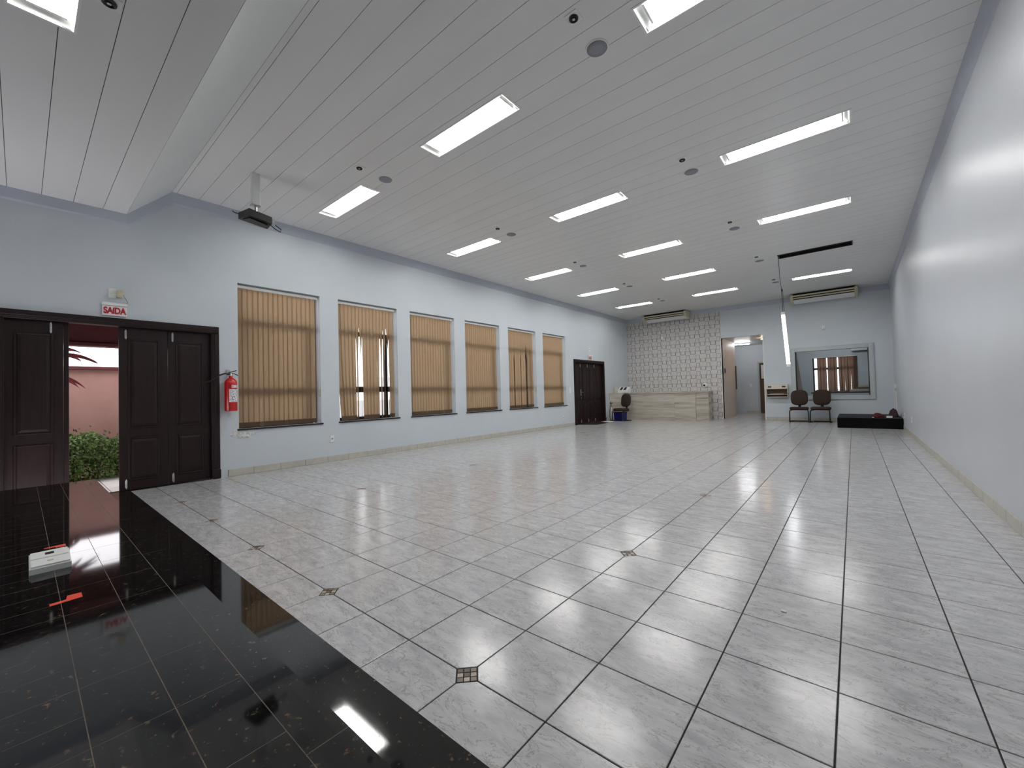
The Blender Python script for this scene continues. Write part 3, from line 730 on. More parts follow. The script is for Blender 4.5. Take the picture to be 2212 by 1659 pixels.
# exit signs
def text_mesh(txt, size, depth, mt, loc, parent, rot):
    c = bpy.data.curves.new('t', 'FONT'); c.body = txt; c.size = size; c.extrude = depth; c.offset = size*.042; c.align_x = 'CENTER'; c.space_character = .98
    o = bpy.data.objects.new('t', c); COL.objects.link(o); bpy.context.view_layer.update()
    me = bpy.data.meshes.new_from_object(o.evaluated_get(bpy.context.evaluated_depsgraph_get())); bpy.data.objects.remove(o)
    me.materials.clear(); me.materials.append(mt)
    r = bpy.data.objects.new('lettering', me); COL.objects.link(r); r.parent = parent; r.location = Vector(loc)-world_loc(parent); r.rotation_euler = rot; r.scale = (.86, 1.25, 1)
    return r
def sign(yc, z0, w_, label):
    h = .165
    t = thing('exit_sign', label, 'sign', (XL, yc, z0), 0, 'exit signs')
    BB(XL, XL+.035, yc-w_/2, yc+w_/2, z0+h-.036, z0+h, .004).build('lamp_case', M_white, t)
    BB(XL+.012, XL+.02, yc-w_/2+.004, yc+w_/2, z0, z0+h-.040, .001).build('face', M_signw, t)
    text_mesh('SAíDA', .088, .0008, M_signred, (XL+.0213, yc+.002, z0+.028), t, (PI/2, 0, PI/2))
    return t
sign(-.395, 2.262, .235, 'small white exit sign with red letters SAÍDA above the open garden door')
sign(11.92, 2.262, .28, 'tiny exit sign above the far closed dark door')
def plate(name, label, cat, loc, w_, h, face='x', slots=1, group=None):
    """wall plate; face 'x' on the left wall, '-x' on the right wall, '-y' on the back wall"""
    t = thing(name, label, cat, loc, {'x': 0, '-x': PI, '-y': -PI/2}[face], group)
    m_ = MB(); m_.bbox(0, .009, -w_/2, w_/2, -h/2, h/2, .003); m_.build('plate', M_white, t, local=True)
    for k in range(slots):
        z = (k-(slots-1)/2)*h*.35; m_ = MB(); m_.bbox(.0085, .0125, -w_*.22, w_*.22, z-h*.09, z+h*.09, .001); m_.build('insert', M_spk if name == 'wall_socket' else M_signw, t, local=True)
    return t
plate('wall_socket', 'white wall socket low on the left wall between first two windows', 'socket', (XL, 2.425, .405), .075, .12)
plate('wall_socket', 'white wall socket under the last window near the far door', 'socket', (XL, 10.08, .30), .075, .13)
plate('light_switch', 'white light switch plate between last window and far door', 'switch', (XL, 10.52, 1.19), .13, .20, slots=2)
plate('wall_socket', 'small socket plate above the tiny far exit sign', 'socket', (XL, 11.9, 2.62), .10, .14)
plate('wall_socket', 'white wall socket beside the far dark door and blue bin', 'socket', (XL, 13.12, .42), .07, .14)
plate('wall_socket', 'white wall socket on the right wall just behind the black platform edge', 'socket', (XR, 12.45, .36), .08, .13, '-x')
plate('wall_socket', 'white wall socket on the right wall nearest the camera', 'socket', (XR, 10.85, .36), .08, .13, '-x')
# plug-in adapter above the exit sign
t = thing('plug_adapter', 'white socket with plug-in adapter and cord above the open door', 'adapter', (XL, -.36, 2.55))
BB(XL, XL+.010, -.45, -.375, 2.49, 2.61, .003).build('plate', M_white, t)
BB(XL+.008, XL+.075, -.375, -.315, 2.505, 2.59, .010).build('adapter_body', M_cream, t)
BB(XL+.008, XL+.028, -.43, -.375, 2.53, 2.565, .004).build('plug', M_white, t)
MB().tube([(XL+.03, -.375, 2.55), (XL+.07, -.32, 2.53), (XL+.03, -.29, 2.49), (XL+.02, -.27, 2.45), (XL+.02, -.285, 2.425)], .003, 6).build('cord', M_cableg, t)

# ------------------------------------------------------------------ fire extinguisher
ex, ey, ez = XL+.105, .845, .985
t = thing('fire_extinguisher', 'red fire extinguisher hung on the wall beside the dark door', 'extinguisher', (ex, ey, ez))
MB().lathe((ex, ey, ez), [(.074, 0), (.080, .008), (.080, .42), (.072, .452), (.045, .482), (.026, .495), (.026, .52)], 28).build('cylinder', M_red, t, True)
MB().lathe((ex, ey, ez+.505), [(.024, 0), (.024, .035), (.016, .04), (.016, .06)], 14).build('valve', M_metal, t, True)
for zz, up_ in ((.56, .03), (.585, .055)):
    m_ = MB(); m_.tube([(ex, ey-.045, ez+zz-.01), (ex, ey, ez+zz), (ex, ey+.05, ez+zz-.005), (ex, ey+.095, ez+zz-up_)] if zz < .57 else [(ex, ey-.03, ez+zz-.015), (ex, ey+.02, ez+zz), (ex, ey+.075, ez+zz+.02)], .007, 6); m_.build('lever', M_black, t)
MB().tube([(ex, ey-.01, ez+.54), (ex, ey-.07, ez+.56), (ex, ey-.14, ez+.53), (ex, ey-.20, ez+.475), (ex-.01, ey-.26, ez+.44), (ex-.02, ey-.31, ez+.43)], .011, 8).build('hose', M_black, t, True)
BB(XL, XL+.03, ey-.03, ey+.015, ez+.55, ez+.62, .003).build('bracket', M_metal, t)
BB(XL+.02, ex, ey-.015, ey+.005, ez+.555, ez+.575, .003).build('bracket_arm', M_metal, t)
def wrap(z0, z1, a0, a1, name, mt):
    m_ = MB(); n = 10; r = .0812
    for k in range(n+1):
        a = a0+(a1-a0)*k/n
        for z in (z0, z1): m_.v.append((ex+r*math.cos(a), ey+r*math.sin(a), ez+z))
    for k in range(n): m_.f.append((2*k, 2*k+2, 2*k+3, 2*k+1)); m_.mi.append(0)
    m_.build(name, mt, t, True)
wrap(.13, .325, -.55, 1.25, 'main_label', M_label); wrap(.345, .385, -.15, 1.25, 'upper_label', M_label)

# ================================================================== OUTSIDE
go = struct(B(-30, XL-TH, -30, 40, -.30, -.05).build('floor_outside', M_outtile))
m_ = MB(); step = .4
for ix in range(4):
    for iy in range(6): 
        x = XL-TH-.01-(ix+1)*step; yv = -1.6+iy*step
        BB(x+.004, x+step-.004, yv+.004, yv+step-.004, -.049, -.02, .003).build('paving_tile', M_outtile, go)
gw = struct(B(-8.55, -8.40, -8, .9, -.05, 1.70).build('wall_garden', M_pink))
BB(-8.60, -8.34, -8, .9, 1.70, 1.76, .01).build('coping', M_redbrown, gw)
B(-8.1, XL-TH-1.62, -3, .9, -.049, -.01).build('grass_strip', M_grass, go)
# eave over the garden door
ev = struct(MB().box(-7.35, XL-TH, -4, 1.2, 2.40, 2.46).build('trim_5', M_redbrown))
BB(-7.42, -7.28, -4, 1.2, 2.04, 2.40, .01).build('eave_beam', M_redbrown, ev)
BB(-7.45, -7.25, -4, 1.2, 1.985, 2.04, .008).build('beam_lip', M_redbrown, ev)
# hedge
hd = thing('hedge', 'low leafy green hedge outside the open garden door', 'hedge', (-7.85, -.6, -.03))
m_ = MB(); rr = random.Random(3)
for k in range(20000):
    yv = rr.uniform(-2.2, .75); x = max(-8.3, min(-7.45, rr.gauss(-7.84, .17))); top_ = .72+.10*math.sin(yv*5)+.06*math.sin(yv*13+1); z = rr.uniform(0, 1)**.75*top_
    if rr.random() < .02: z += .12
    s = rr.uniform(.014, .030); n_ = Vector((rr.gauss(.5, .6), rr.gauss(-.1, .7), rr.gauss(.5, .5))).normalized()
    u = n_.cross(Vector((rr.random(), rr.random(), rr.random()))).normalized(); v = n_.cross(u); p = Vector((x, yv, z))
    m_.poly([p-u*s*1.1, p-v*s*.5-u*s*.2, p+u*s*1.1, p+v*s*.5-u*s*.2])
f_ = m_.build('foliage', M_leaf, hd); f_['kind'] = 'stuff'
m_ = MB()
for k in range(40):
    yv = rr.uniform(-2.2, .75); m_.tube([(-7.85+rr.gauss(0, .08), yv, -.03), (-7.82+rr.gauss(0, .1), yv+rr.gauss(0, .1), rr.uniform(.4, .65))], .008, 5)
m_.build('stems', M_twig, hd)
# red-leaved plant
rp = thing('red_plant', 'red strap-leaved plant outside, seen past the open door leaf', 'plant', (-6.95, -.9, -.03))
MB().tube([(-6.95, -.92, -.03), (-6.95, -.91, .9), (-6.95, -.9, 1.8)], [.03, .022, .015], 8).build('stem', M_twig, rp)
def strap(base, dir_, ln, drop, w_):
    m_ = MB(); d_ = Vector(dir_).normalized(); sd = d_.cross(Vector((0, 0, 1))).normalized(); sd = (sd*.6+Vector((0, 0, .8))).normalized(); n = 9
    for k in range(n+1):
        f = k/n; c = Vector(base)+d_*ln*f+Vector((0, 0, -drop*f*f)); ww = w_*math.sin(PI*min(1, .12+f*.88))**.7*(1 if f < 1 else .05)
        m_.v += [tuple(c+sd*ww), tuple(c-Vector((0, 0, ww*.3))), tuple(c-sd*ww)]
    for k in range(n):
        for q in (0, 1): i = 3*k+q; m_.f.append((i, i+1, i+4, i+3)); m_.mi.append(0)
    m_.build('leaf', M_redleaf, rp, True)
for bz in (1.80, 1.50):
    for k in range(11):
        a = 2*PI*k/11+bz; strap((-6.95, -.90, bz+.03*math.sin(k*5)), (math.cos(a), math.sin(a), .35+.25*math.sin(k*2.2)), .50 if bz > 1.6 else .34, .26, .028)
# white yard wall and neighbours seen between the slats
struct(B(-8.75, -8.6, 1.0, 16, -.05, 1.05).build('wall_yard', M_whitehouse))
nb = thing('neighbour_house', 'white house with a pink band seen between the blind slats', 'building', (-17, 6, -.05))
B(-20, -17, 1, 15, -.05, 2.1).build('house_wall', M_whitehouse, nb); B(-20.1, -16.9, 1.5, 9, 1.45, 1.95).build('pink_band', M_pink, nb)

# ================================================================== BACK: corridor behind the opening
cy1 = 17.35; fy = 19.3
mb = MB(); mb.box(-2.56, -2.40, YB+TB, cy1, 0, 3.05); struct(mb.build('wall_corridor_left', mat('corridor_paint', srgb(214, 205, 200), .55, noise=.04, scale=2)))
struct(B(-4.6, -.55, fy, fy+.12, 0, 3.05).build('wall_corridor_end', M_wall))
struct(B(-4.6, -4.5, cy1, fy, 0, 3.05).build('wall_corridor_far', M_wall)); struct(B(-4.6, -2.56, cy1-.12, cy1, 0, 3.05).build('wall_corridor_side', M_wall))
struct(B(-.80, -.68, YB+TB, fy, 0, 3.05).build('wall_corridor_right', M_wall))
struct(B(-4.6, -.6, YB+TB, fy+.1, 2.95, 3.05).build('ceiling_corridor', M_ceil))
t = thing('corridor_lamp', 'lit white tube lamp on the corridor ceiling behind the doorway', 'lamp', (-2.2, 17.9, 2.95))
BB(-2.52, -1.93, 17.86, 17.94, 2.91, 2.95, .004).build('housing', M_white, t); MB().tube([(-2.50, 17.9, 2.90), (-1.95, 17.9, 2.90)], .014, 8).build('tube', M_lampC, t)
t = thing('corridor_downlight', 'small warm downlight at the top right of the doorway', 'lamp', (-1.15, 16.2, 2.95))
MB().lathe((-1.30, 16.5, 2.95), [(.06, 0), (.06, -.02), (.05, -.03)], 16).build('ring', M_dark, t); MB().lathe((-1.30, 16.5, 2.918), [(.048, 0), (.046, -.012), (.02, -.02)], 14).build('bulb', M_warmE, t)
d3 = thing('door_3', 'half-open dark glazed door at the end of the corridor', 'door', (-1.75, fy, 0)); d3['kind'] = 'structure'
m_ = MB(); m_.bbox(-1.93, -1.86, fy-.03, fy+.0, 0, 2.22, .005); m_.bbox(-1.86, -1.0, fy-.03, fy, 2.15, 2.22, .005); m_.build('casing', M_alum, d3)
BB(-1.845, -1.02, fy-.045, fy-.005, .02, 2.15, .004).build('leaf', M_brown, d3)
m_ = MB()
for q in ((-1.82, -1.79, 1.45, 2.10), (-1.45, -1.42, 1.45, 2.10), (-1.79, -1.45, 2.07, 2.10), (-1.79, -1.45, 1.45, 1.48)): m_.bbox(q[0], q[1], fy-.062, fy-.044, q[2], q[3], .003)
m_.build('glazing_bead', M_black, d3); B(-1.79, -1.45, fy-.052, fy-.047, 1.48, 2.07).build('pane', M_paper, d3)
MB().tube([(-1.52, fy-.045, 1.10), (-1.52, fy-.09, 1.10), (-1.40, fy-.09, 1.10)], .01, 8).build('handle', M_metal, d3)
bc = struct(B(-2.40, -1.93, fy-.006, fy, 0, .10).build('baseboard_corridor', M_base))
plate('light_switch', 'white switch plate on the corridor end wall', 'switch', (-2.20, fy, 1.20), .09, .13, '-y')
plate('wall_socket', 'low wall socket on the corridor end wall', 'socket', (-2.16, fy, .36), .09, .10, '-y', 2)
tag(BB(-2.395, -2.36, cy1-.04, cy1, 1.05, 2.0, .004).build('wooden_post', M_brown), 'thin brown wooden strip at the corner of the corridor wall', 'strip')
t = thing('intercom', 'small dark intercom handset on the corridor wall just inside the doorway', 'intercom', (-2.40, 15.42, 1.75))
BB(-2.40, -2.36, 15.36, 15.46, 1.66, 1.86, .006).build('body', M_spk, t); BB(-2.362, -2.34, 15.38, 15.44, 1.68, 1.84, .006).build('handset', M_black, t)

# booth behind the interior window
by = 18.6
struct(B(-.68, -.62, YB+TB, by, 0, 2.95).build('wall_booth_left', M_wall)); struct(B(-.62, .05, by, by+.1, 0, 2.95).build('wall_booth_back', M_wall))
wb = MB(); wb.box(1.33, XR, by, by+.1, 0, 2.95); wb.box(.05, 1.33, by, by+.1, 2.23, 2.95); wb.box(.05, 1.33, by, by+.1, 0, .85); struct(wb.build('wall_booth_window', M_wall))
struct(B(-.68, XR, YB+TB, by, 2.75, 2.85).build('ceiling_booth', M_ceil))
struct(B(-.68, XR, YB+TB, by, -.01, -.001).build('floor_booth', M_base))
w7 = thing('window_7', 'outside window of the control booth behind a brown curtain', 'window', (.05, by, .85)); w7['kind'] = 'structure'
for q in ((.05, .10, .85, 2.23), (1.28, 1.33, .85, 2.23), (.10, 1.28, 2.17, 2.23), (.10, 1.28, 1.72, 1.80), (.10, 1.28, .85, .91)): BB(q[0], q[1], by+.02, by+.07, q[2], q[3], .004).build('frame', M_winframe, w7)
B(.10, 1.28, by+.04, by+.045, .91, 2.17).build('pane', M_glass, w7)
for k in range(4): MB().tube([(.1, by+.09, .95+k*.08), (1.28, by+.09, .95+k*.08)], .01, 5).build('grille_bar', M_white, w7)
cu = thing('booth_curtain', 'brown slatted curtain over the booth window', 'curtain', (.05, by-.06, .85))
BB(.05, 1.33, by-.06, by-.02, 2.18, 2.22, .004).build('head_rail', M_white, cu)
x = .19; kk = 0
for wd in (.11, .11, .10, .0, .11, .11, .10, .0, .10, .11, .10, .10, .11, .10):
    if wd == 0: x += .045; continue
    a_ = .25*math.sin(kk*2.3); kk += 1; m_ = MB(); n = 6
    for z in (2.18, .88):
        for q in range(n+1):
            u = (q/n-.5)*wd; m_.v.append((x+wd/2+u*math.cos(a_)+(0 if z > 2 else .012*math.sin(kk*3)), by-.05+u*math.sin(a_)+.008*math.sin(q*1.6), z))
    for q in range(n): m_.f.append((q, q+1, n+1+q+1, n+1+q)); m_.mi.append(0)
    m_.build('slat', M_curt, cu, True); x += wd*.86
# window between hall and booth
w8 = thing('window_8', 'interior control-booth window with wide pale frame on the back wall', 'window', (VX0, YB, VZ0)); w8['kind'] = 'structure'
f = .125
for q in ((VX0-f, VX0, VZ0-f, VZ1+f), (VX1, VX1+f, VZ0-f, VZ1+f), (VX0, VX1, VZ1, VZ1+f), (VX0, VX1, VZ0-f, VZ0)):
    m_ = MB(); m_.bbox(q[0], q[1], YB-.035, YB, q[2], q[3], .006); m_.build('frame', M_alum, w8)
for q in ((VX0-f+.02, VX0-f+.035, VZ0-f+.02, VZ1+f-.02), (VX1+f-.035, VX1+f-.02, VZ0-f+.02, VZ1+f-.02)): BB(q[0], q[1], YB-.042, YB-.034, q[2], q[3], .003).build('bead', M_alum, w8)
B(VX0, VX1, YB+.06, YB+.065, VZ0, VZ1).build('pane', M_glass, w8)
MB().prism([(VX0, YB+.07, VZ0), (VX0, YB+2.1, VZ0), (VX0, YB+.18, VZ1), (VX0, YB+.07, VZ1)], (.03, 0, 0)).build('side_board', M_brown, w8)
BB(VX1-.02, VX1, YB+.07, YB+.36, VZ0, VZ1, .004).build('side_board', M_brown, w8)
t = thing('booth_desk', 'dark desk behind the booth window', 'desk', (.9, 16.2, 0))
BB(.15, XR-.02, 15.75, 16.6, .86, .90, .005).build('top', M_black, t)
for xx in (.2, 2.05): BB(xx, xx+.05, 15.8, 16.55, 0, .86, .004).build('leg', M_black, t)
tag(BB(1.15, 1.60, 15.9, 16.2, .90, .98, .006).build('equipment_box', M_beige), 'beige equipment box on the booth desk behind the glass', 'box')
for k in range(3): tag(BB(1.36, 1.62, 16.25, 16.5, .90+.07*k+.001*k, .968+.07*k, .006).build('paper_stack', (M_beige, M_brown, M_cream)[k]), ('lowest', 'middle', 'topmost')[k]+' of three stacked boxes behind the booth glass', 'box', 'boxes stacked in the booth')
t = thing('booth_air_conditioner', 'small split air conditioner high on the booth back wall', 'air conditioner', (1.5, by, 2.42))
BB(1.20, 1.95, by-.2, by, 2.36, 2.60, .02).build('body', M_white, t); BB(1.24, 1.91, by-.19, by-.03, 2.345, 2.362, .003).build('vent', M_dark, t)
# fill lamp out of view, added to brighten the booth
t = thing('booth_fill_lamp', 'unseen fill lamp added to brighten the control booth', 'lamp', (.7, 16.9, 2.75)); BB(.3, 1.1, 16.86, 16.94, 2.715, 2.75, .004).build('housing', M_white, t); MB().tube([(.32, 16.9, 2.705), (1.08, 16.9, 2.705)], .012, 8).build('tube', M_lampC, t)

# ================================================================== BACK WALL THINGS
def ac(x0, label):
    t = thing('air_conditioner', label, 'air conditioner', (x0+.83, 14.85, 3.80), 0, 'long ceiling-mounted air conditioners')
    x1 = x0+1.66; e = .075
    prof = [(15.13, 4.02), (14.62, 4.02), (14.60, 3.99), (14.68, 3.872), (15.02, 3.80), (15.13, 3.84)]
    MB().prism([(x0+e, y, z) for y, z in prof], (1.66-2*e, 0, 0)).build('body', M_dark, t)
    MB().prism([(x0+e, 14.672, 3.869), (x0+e, 15.03, 3.793), (x0+e, 15.03, 3.802), (x0+e, 14.682, 3.878)], (1.66-2*e, 0, 0)).build('underside_panel', M_white, t)
    ep = [(15.135, 4.035), (14.57, 4.035), (14.545, 4.0), (14.56, 3.93), (14.64, 3.852), (15.02, 3.772), (15.135, 3.82)]
    MB().prism([(x0, y, z) for y, z in ep], (e, 0, 0)).build('end_cap', M_cream, t); MB().prism([(x1-e, y, z) for y, z in ep], (e, 0, 0)).build('end_cap', M_cream, t)
    for (ya, za, yb_, zb) in ((14.585, 4.003, 14.615, 3.962), (14.628, 3.935, 14.655, 3.897)):
        MB().prism([(x0+e, ya, za), (x0+e, yb_, zb), (x0+e, yb_-.012, zb-.003), (x0+e, ya-.012, za-.003)], (1.66-2*e, 0, 0)).build('louvre', M_cream, t)
    BB(x0+.05, x1-.05, 14.62, 15.1, 4.02, 4.06, .004).build('top_gap_shade', M_dark, t)  # dark block painted as the shaded gap between unit and ceiling
ac(-5.08, 'long air conditioner above the patterned wallpaper'); ac(-.22, 'long air conditioner above the booth window on the right')
def pir(x, z, label):
    t = thing('motion_sensor', label, 'sensor', (x, YB, z)); BB(x-.045, x+.045, YB-.05, YB-.006, z-.06, z+.06, .014).build('body', M_white, t); MB().lathe((x, YB-.046, z-.01), [(.026, 0), (.02, -.014), (.004, -.02)], 12, 'y').build('lens', M_signw, t)
pir(.58, 2.95, 'white motion sensor on the wall above the booth window'); pir(-4.52, 3.16, 'white motion sensor on the patterned wallpaper')
t = thing('wall_camera', 'white round camera with black lens on the wallpaper above the counter', 'camera', (-2.98, YB, 1.24))
MB().lathe((-2.98, YB-.006, 1.24), [(.085, 0), (.088, -.03), (.075, -.06), (.05, -.07)], 20, 'y').build('body', M_white, t, True); MB().lathe((-3.0, YB-.072, 1.24), [(.04, 0), (.034, -.012), (.01, -.016)], 14, 'y').build('lens', M_black, t)

# reception counter
ct = thing('reception_counter', 'long low counter clad in streaked travertine slabs', 'counter', (-4.2, 14.4, 0))
pl = [(-5.985, 13.32), (-5.55, 13.80), (-2.95, 13.80), (-2.60, 14.05), (-2.76, YB-.01), (-5.985, YB-.01)]
def inset(p, d):
    c = (-4.2, 14.5); return [(c[0]+(x-c[0])*(1-d/2.0 if x > -5.9 else 1), c[1]+(y-c[1])*(1-d/.75 if y < 15 else 1)) for x, y in p]
core = inset(pl, .03)
MB().prism([(x, y, .0) for x, y in core], (0, 0, .985)).build('core', M_trav, ct)
MB().prism([(x, y, .988) for x, y in inset(pl, -.015)], (0, 0, .04)).build('worktop', M_trav, ct)
def front(a, b, z0, z1, off=.0, name='slab'):
    a, b = Vector((a[0], a[1], 0)), Vector((b[0], b[1], 0)); d = (b-a).normalized(); n_ = Vector((d.y, -d.x, 0))*.02
    p = [a+d*.0015+Vector((0, 0, z0)), b-d*.0015+Vector((0, 0, z0)), b-d*.0015+Vector((0, 0, z1)), a+d*.0015+Vector((0, 0, z1))]
    MB().prism([q+n_*off for q in p], n_).build(name, M_trav, ct)
cp = [Vector(c) for c in core]
def seg(i, f0, f1): return (cp[i].lerp(cp[i+1], f0), cp[i].lerp(cp[i+1], f1))
for (i, f0, f1) in ((0, 0, 1), (1, 0, .72), (1, .72, 1), (2, 0, 1), (3, 0, 1)):
    a, b = seg(i, f0, f1); front(a, b, .115, .985); front(a, b, .0, .11, 0, 'plinth_slab')
# box with two dark buttons on the counter
t = thing('switch_console', 'white sloped console with two dark windows on the counter end', 'console', (-5.72, 13.75, 1.028))
z = 1.029
MB().prism([(-5.80, 13.72, z), (-5.80, 14.0, z), (-5.80, 14.0, z+.23), (-5.80, 13.93, z+.23), (-5.80, 13.72, z+.10)], (.40, 0, 0)).build('case', M_white, t)
for xx in (-5.74, -5.59):
    MB().prism([(xx, 13.745, z+.1165), (xx, 13.905, z+.216), (xx, 13.902, z+.222), (xx, 13.742, z+.1225)], (.10, 0, 0)).build('window', M_black, t)
tag(BB(-5.975, -5.81, 13.75, 14.05, z, z+.22, .006).build('counter_box', M_beige), 'plain grey box on the counter against the left wall', 'box')

# shelf console near the doorway
t = thing('wall_shelf', 'cream wall shelf console with two small displays beside the doorway', 'shelf', (-.72, YB, .76))
x0, x1, y0 = -1.03, -.42, YB-.16
for q in ((x0, x0+.015, .78, 1.06), (x1-.015, x1, .78, 1.06)): BB(q[0], q[1], y0, YB-.002, q[2], q[3], .002).build('side', M_beige, t)
B(x0+.015, x1-.015, YB-.008, YB-.003, .786, 1.04).build('back_board', M_brown, t)
for zz in (.77, .855, 1.04): BB(x0, x1, y0-.005, YB-.002, zz, zz+.016, .002).build('shelf_board', M_beige, t)
MB().prism([(x0, y0-.005, 1.057), (x0, YB-.002, 1.057), (x0, YB-.002, 1.19), (x0, YB-.09, 1.19)], (x1-x0, 0, 0)).build('control_panel', M_beige, t)
for xx in (x0+.05, x1-.16):
    MB().prism([(xx, y0+.016, 1.100), (xx, y0+.036, 1.137), (xx, y0+.030, 1.141), (xx, y0+.010, 1.104)], (.10, 0, 0)).build('display', M_display, t)
tag(BB(-.93, -.55, YB-.14, YB-.05, .873, .885, .003).build('papers', M_paper), 'white papers lying on the cream wall shelf', 'papers')

# ------------------------------------------------------------------ chairs
def chair(label, loc, rz):
    t = thing('visitor_chair', label, 'chair', loc, rz, 'brown visitor chairs')
    MB().pad((0, -.02, .43), .50, .47, .075, (1,0,0), (0,1,0), 4, 28, .008).build('seat', M_fab, t, True, True)
    MB().pad((0, -.02, .385), .47, .44, .014, (1,0,0), (0,1,0), 4, 28, .002).build('seat_shell', M_black, t, True, True)
    ay = Vector((0, .16, .985)).normalized()
    MB().pad((0, .25, .755), .45, .485, .05, (1,0,0), ay, 3.2, 32, .012).build('backrest', M_fab, t, True, True)
    MB().pad((0, .283, .755), .43, .465, .012, (1,0,0), ay, 3.2, 32, .004).build('back_shell', M_black, t, True, True)
    m_ = MB(); m_.prism([(-.035, .16, .365), (-.035, .29, .385), (-.035, .31, .70), (-.035, .295, .70), (-.035, .272, .405), (-.035, .16, .38)], (.07, 0, 0)); m_.build('back_bracket', M_black, t, local=True)
    for s in (-1, 1):
        MB().tube([(s*.20, .17, .368), (s*.225, -.20, .368), (s*.235, -.235, .345), (s*.24, -.245, .06), (s*.24, -.225, .02), (s*.24, -.16, .0165)], .0165, 8).build('leg', M_tube, t, True, True)
        MB().tube([(s*.24, -.17, .0165), (s*.24, .24, .0165)], .0165, 8).build('runner', M_tube, t, True, True)
    MB().tube([(-.24, .23, .0165), (.24, .23, .0165)], .0165, 8).build('cross_bar', M_tube, t, True, True)
chair('brown fabric chair beside the cream wall shelf, left of a pair', (-.08, 14.42, 0), .03)
chair('brown fabric chair under the booth window, right of a pair', (.46, 14.48, 0), -.08)
chair('brown fabric chair in front of the travertine counter', (-5.40, 13.13, 0), -.30)
# blue bin under that chair
t = thing('blue_bin', 'dark blue plastic bin tucked under the chair at the counter', 'bin', (-5.34, 13.1, 0))
m_ = MB(); b0 = [(-5.43+math.cos(-.3)*u-math.sin(-.3)*v, 13.10+math.sin(-.3)*u+math.cos(-.3)*v) for u, v in ((-.195, -.15), (.195, -.15), (.195, .13), (-.195, .13))]
def sc2(p, f): return [(-5.43+(x+5.43)*f, 13.10+(y-13.10)*f) for x, y in p]
lo, hi = sc2(b0, .92), sc2(b0, 1.0)
for k in range(4):
    j = (k+1) % 4; m_.poly([(*lo[k], 0), (*lo[j], 0), (*hi[j], .33), (*hi[k], .33)]); a2, b2 = sc2(hi, .95), sc2(lo, .95)
    m_.poly([(*b2[j], .01), (*b2[k], .01), (*a2[k], .33), (*a2[j], .33)]); m_.poly([(*hi[k], .33), (*hi[j], .33), (*a2[j], .33), (*a2[k], .33)])
m_.poly([(*p, 0) for p in lo[::-1]]); m_.poly([(*p, .01) for p in sc2(lo, .95)]); m_.build('tub', M_blue, t)
r2 = sc2(b0, 1.03); m_ = MB()
for k in range(4):
    j = (k+1) % 4; m_.tube([(*r2[k], .325), (*r2[j], .325)], .012, 6)
m_.build('rim', M_blue, t)
t = thing('hand_pump', 'slim upright pump with black hose standing beside the blue bin', 'pump', (-5.80, 13.12, 0))
MB().tube([(-5.80, 13.12, .03), (-5.80, 13.12, .52)], .022, 10).build('barrel', M_alum, t, True); BB(-5.88, -5.72, 13.08, 13.16, 0, .03, .006).build('foot', M_black, t)
MB().tube([(-5.80, 13.12, .52), (-5.80, 13.12, .66)], .008, 8).build('rod', M_tube, t); MB().tube([(-5.86, 13.12, .66), (-5.74, 13.12, .66)], .014, 8).build('handle', M_black, t)
MB().tube([(-5.80, 13.12, .06), (-5.86, 13.08, .12), (-5.87, 13.08, .35), (-5.83, 13.1, .48), (-5.81, 13.12, .75)], .008, 6).build('hose', M_black, t, True)
# door mat and papers by the far door
t = MB().prism([(XL+.05, 11.05, 0.0005), (XL+.55, 11.25, .0005), (XL+.55, 12.15, .0005), (XL+.05, 12.45, .0005)], (0, 0, .012)).build('door_mat', M_mat)
tag(t, 'dark brown door mat in front of the far closed door', 'mat')
tag(MB().prism([(XL+.12, 12.50, .001), (XL+.42, 12.30, .001), (XL+.46, 12.75, .001), (XL+.20, 12.95, .001)], (0, 0, .006)).build('loose_paper', M_paper), 'white paper lying on the floor by the far door mat', 'paper')

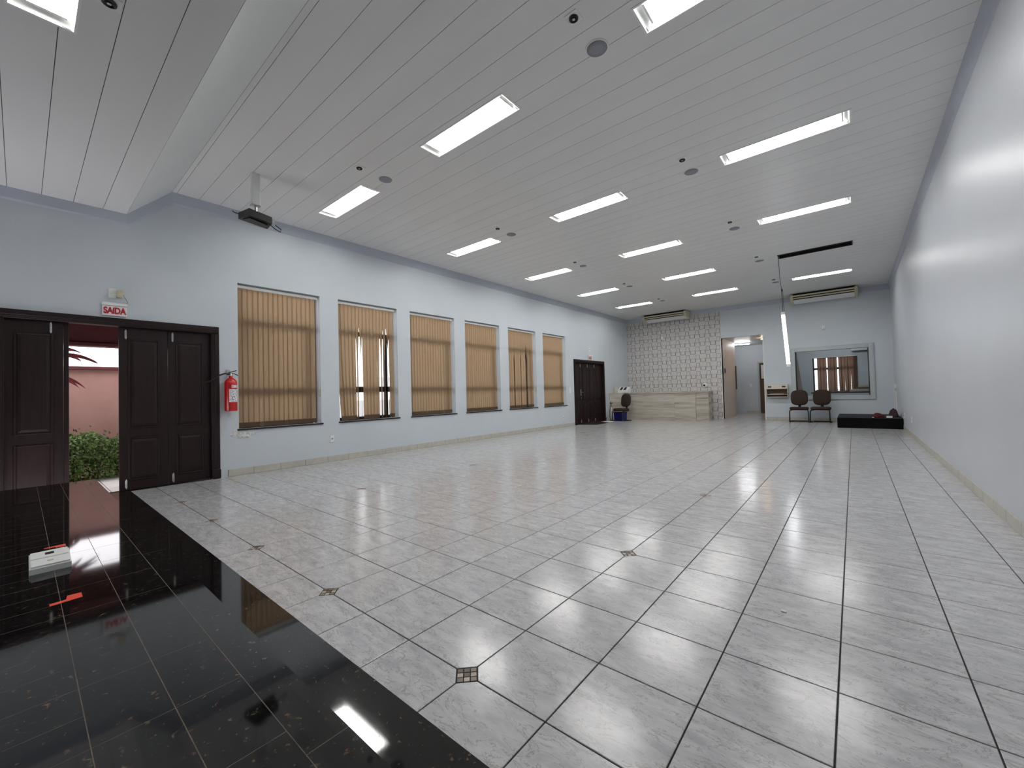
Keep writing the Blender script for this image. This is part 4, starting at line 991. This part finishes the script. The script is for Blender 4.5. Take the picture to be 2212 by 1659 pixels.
# black carpeted platform and the things on it
pb = thing('carpet_riser', 'low black carpeted platform box in the back right corner', 'platform', (1.5, 13.7, 0))
BB(.885, XR-.006, 12.70, 14.62, 0, .262, .012).build('box', M_carpet, pb); BB(.895, XR-.012, 12.71, 14.52, .2625, .266, .001).build('top_carpet', M_carpet2, pb)
def lump(name, mt, c, s, seed, label, cat):
    rr = random.Random(seed); m_ = MB(); n, k_ = 18, 7; rings = []
    for k in range(k_):
        f = k/(k_-1); ph = f*PI/2; rings.append(len(m_.v))
        for q in range(n):
            a = 2*PI*q/n; r = math.cos(ph)*(1+.18*math.sin(3*a+seed)+.10*math.sin(7*a+seed*2)) + .001
            m_.v.append((c[0]+s[0]*r*math.cos(a), c[1]+s[1]*r*math.sin(a), c[2]+s[2]*math.sin(ph)*(1+.12*rr.uniform(-1, 1))))
    for a, b in zip(rings, rings[1:]):
        for q in range(n): m_.f.append((a+q, a+(q+1) % n, b+(q+1) % n, b+q)); m_.mi.append(0)
    m_.f.append(tuple(range(rings[0], rings[0]+n))[::-1]); m_.f.append(tuple(range(rings[-1], rings[-1]+n))); m_.mi += [0, 0]
    return tag(m_.build(name, mt, None, True), label, cat)
zt_ = .267
lump('red_bundle', M_redcloth, (1.70, 13.05, zt_), (.12, .16, .11), 2, 'crumpled dark red cloth bundle on the black platform', 'cloth')
lump('cloth_heap', M_bluecloth, (2.03, 13.35, zt_), (.09, .22, .20), 5, 'dark patterned cloth heaped against the wall on the black platform', 'cloth')
tag(MB().prism([(1.86, 12.86, zt_), (1.97, 12.84, zt_), (1.98, 12.93, zt_), (1.88, 12.95, zt_)], (0, 0, .045)).build('white_packet', M_paper), 'small white packet between the red and the patterned cloth', 'packet')
tag(BB(1.59, 1.625, 12.80, 12.83, zt_, zt_+.02, .004).build('plastic_scrap', M_paper), 'tiny white scrap on the platform in front of the red cloth', 'scrap')
t = thing('cable_trunking', 'white cable trunking with a plug running up the back right corner', 'trunking', (XR-.02, 14.6, .55))
BB(XR-.022, XR, 14.5, 14.56, .28, .92, .003).build('channel', M_white, t); BB(XR-.04, XR, 14.46, 14.58, 1.0, 1.12, .006).build('plug_box', M_white, t)
# litter on the tiles
tag(BB(.93, .955, 1.30, 1.315, .0005, .008, .002).build('paper_scrap', M_paper), 'tiny white scrap lying on the floor tiles', 'scrap')
tag(MB().prism([(2.00, 1.995, .0005), (2.02, 2.0, .0005), (2.055, 2.05, .0005), (2.045, 2.06, .0005)], (0, 0, .004)).build('dry_leaf', M_twig), 'small dry leaf on the tiles near the right wall', 'leaf')
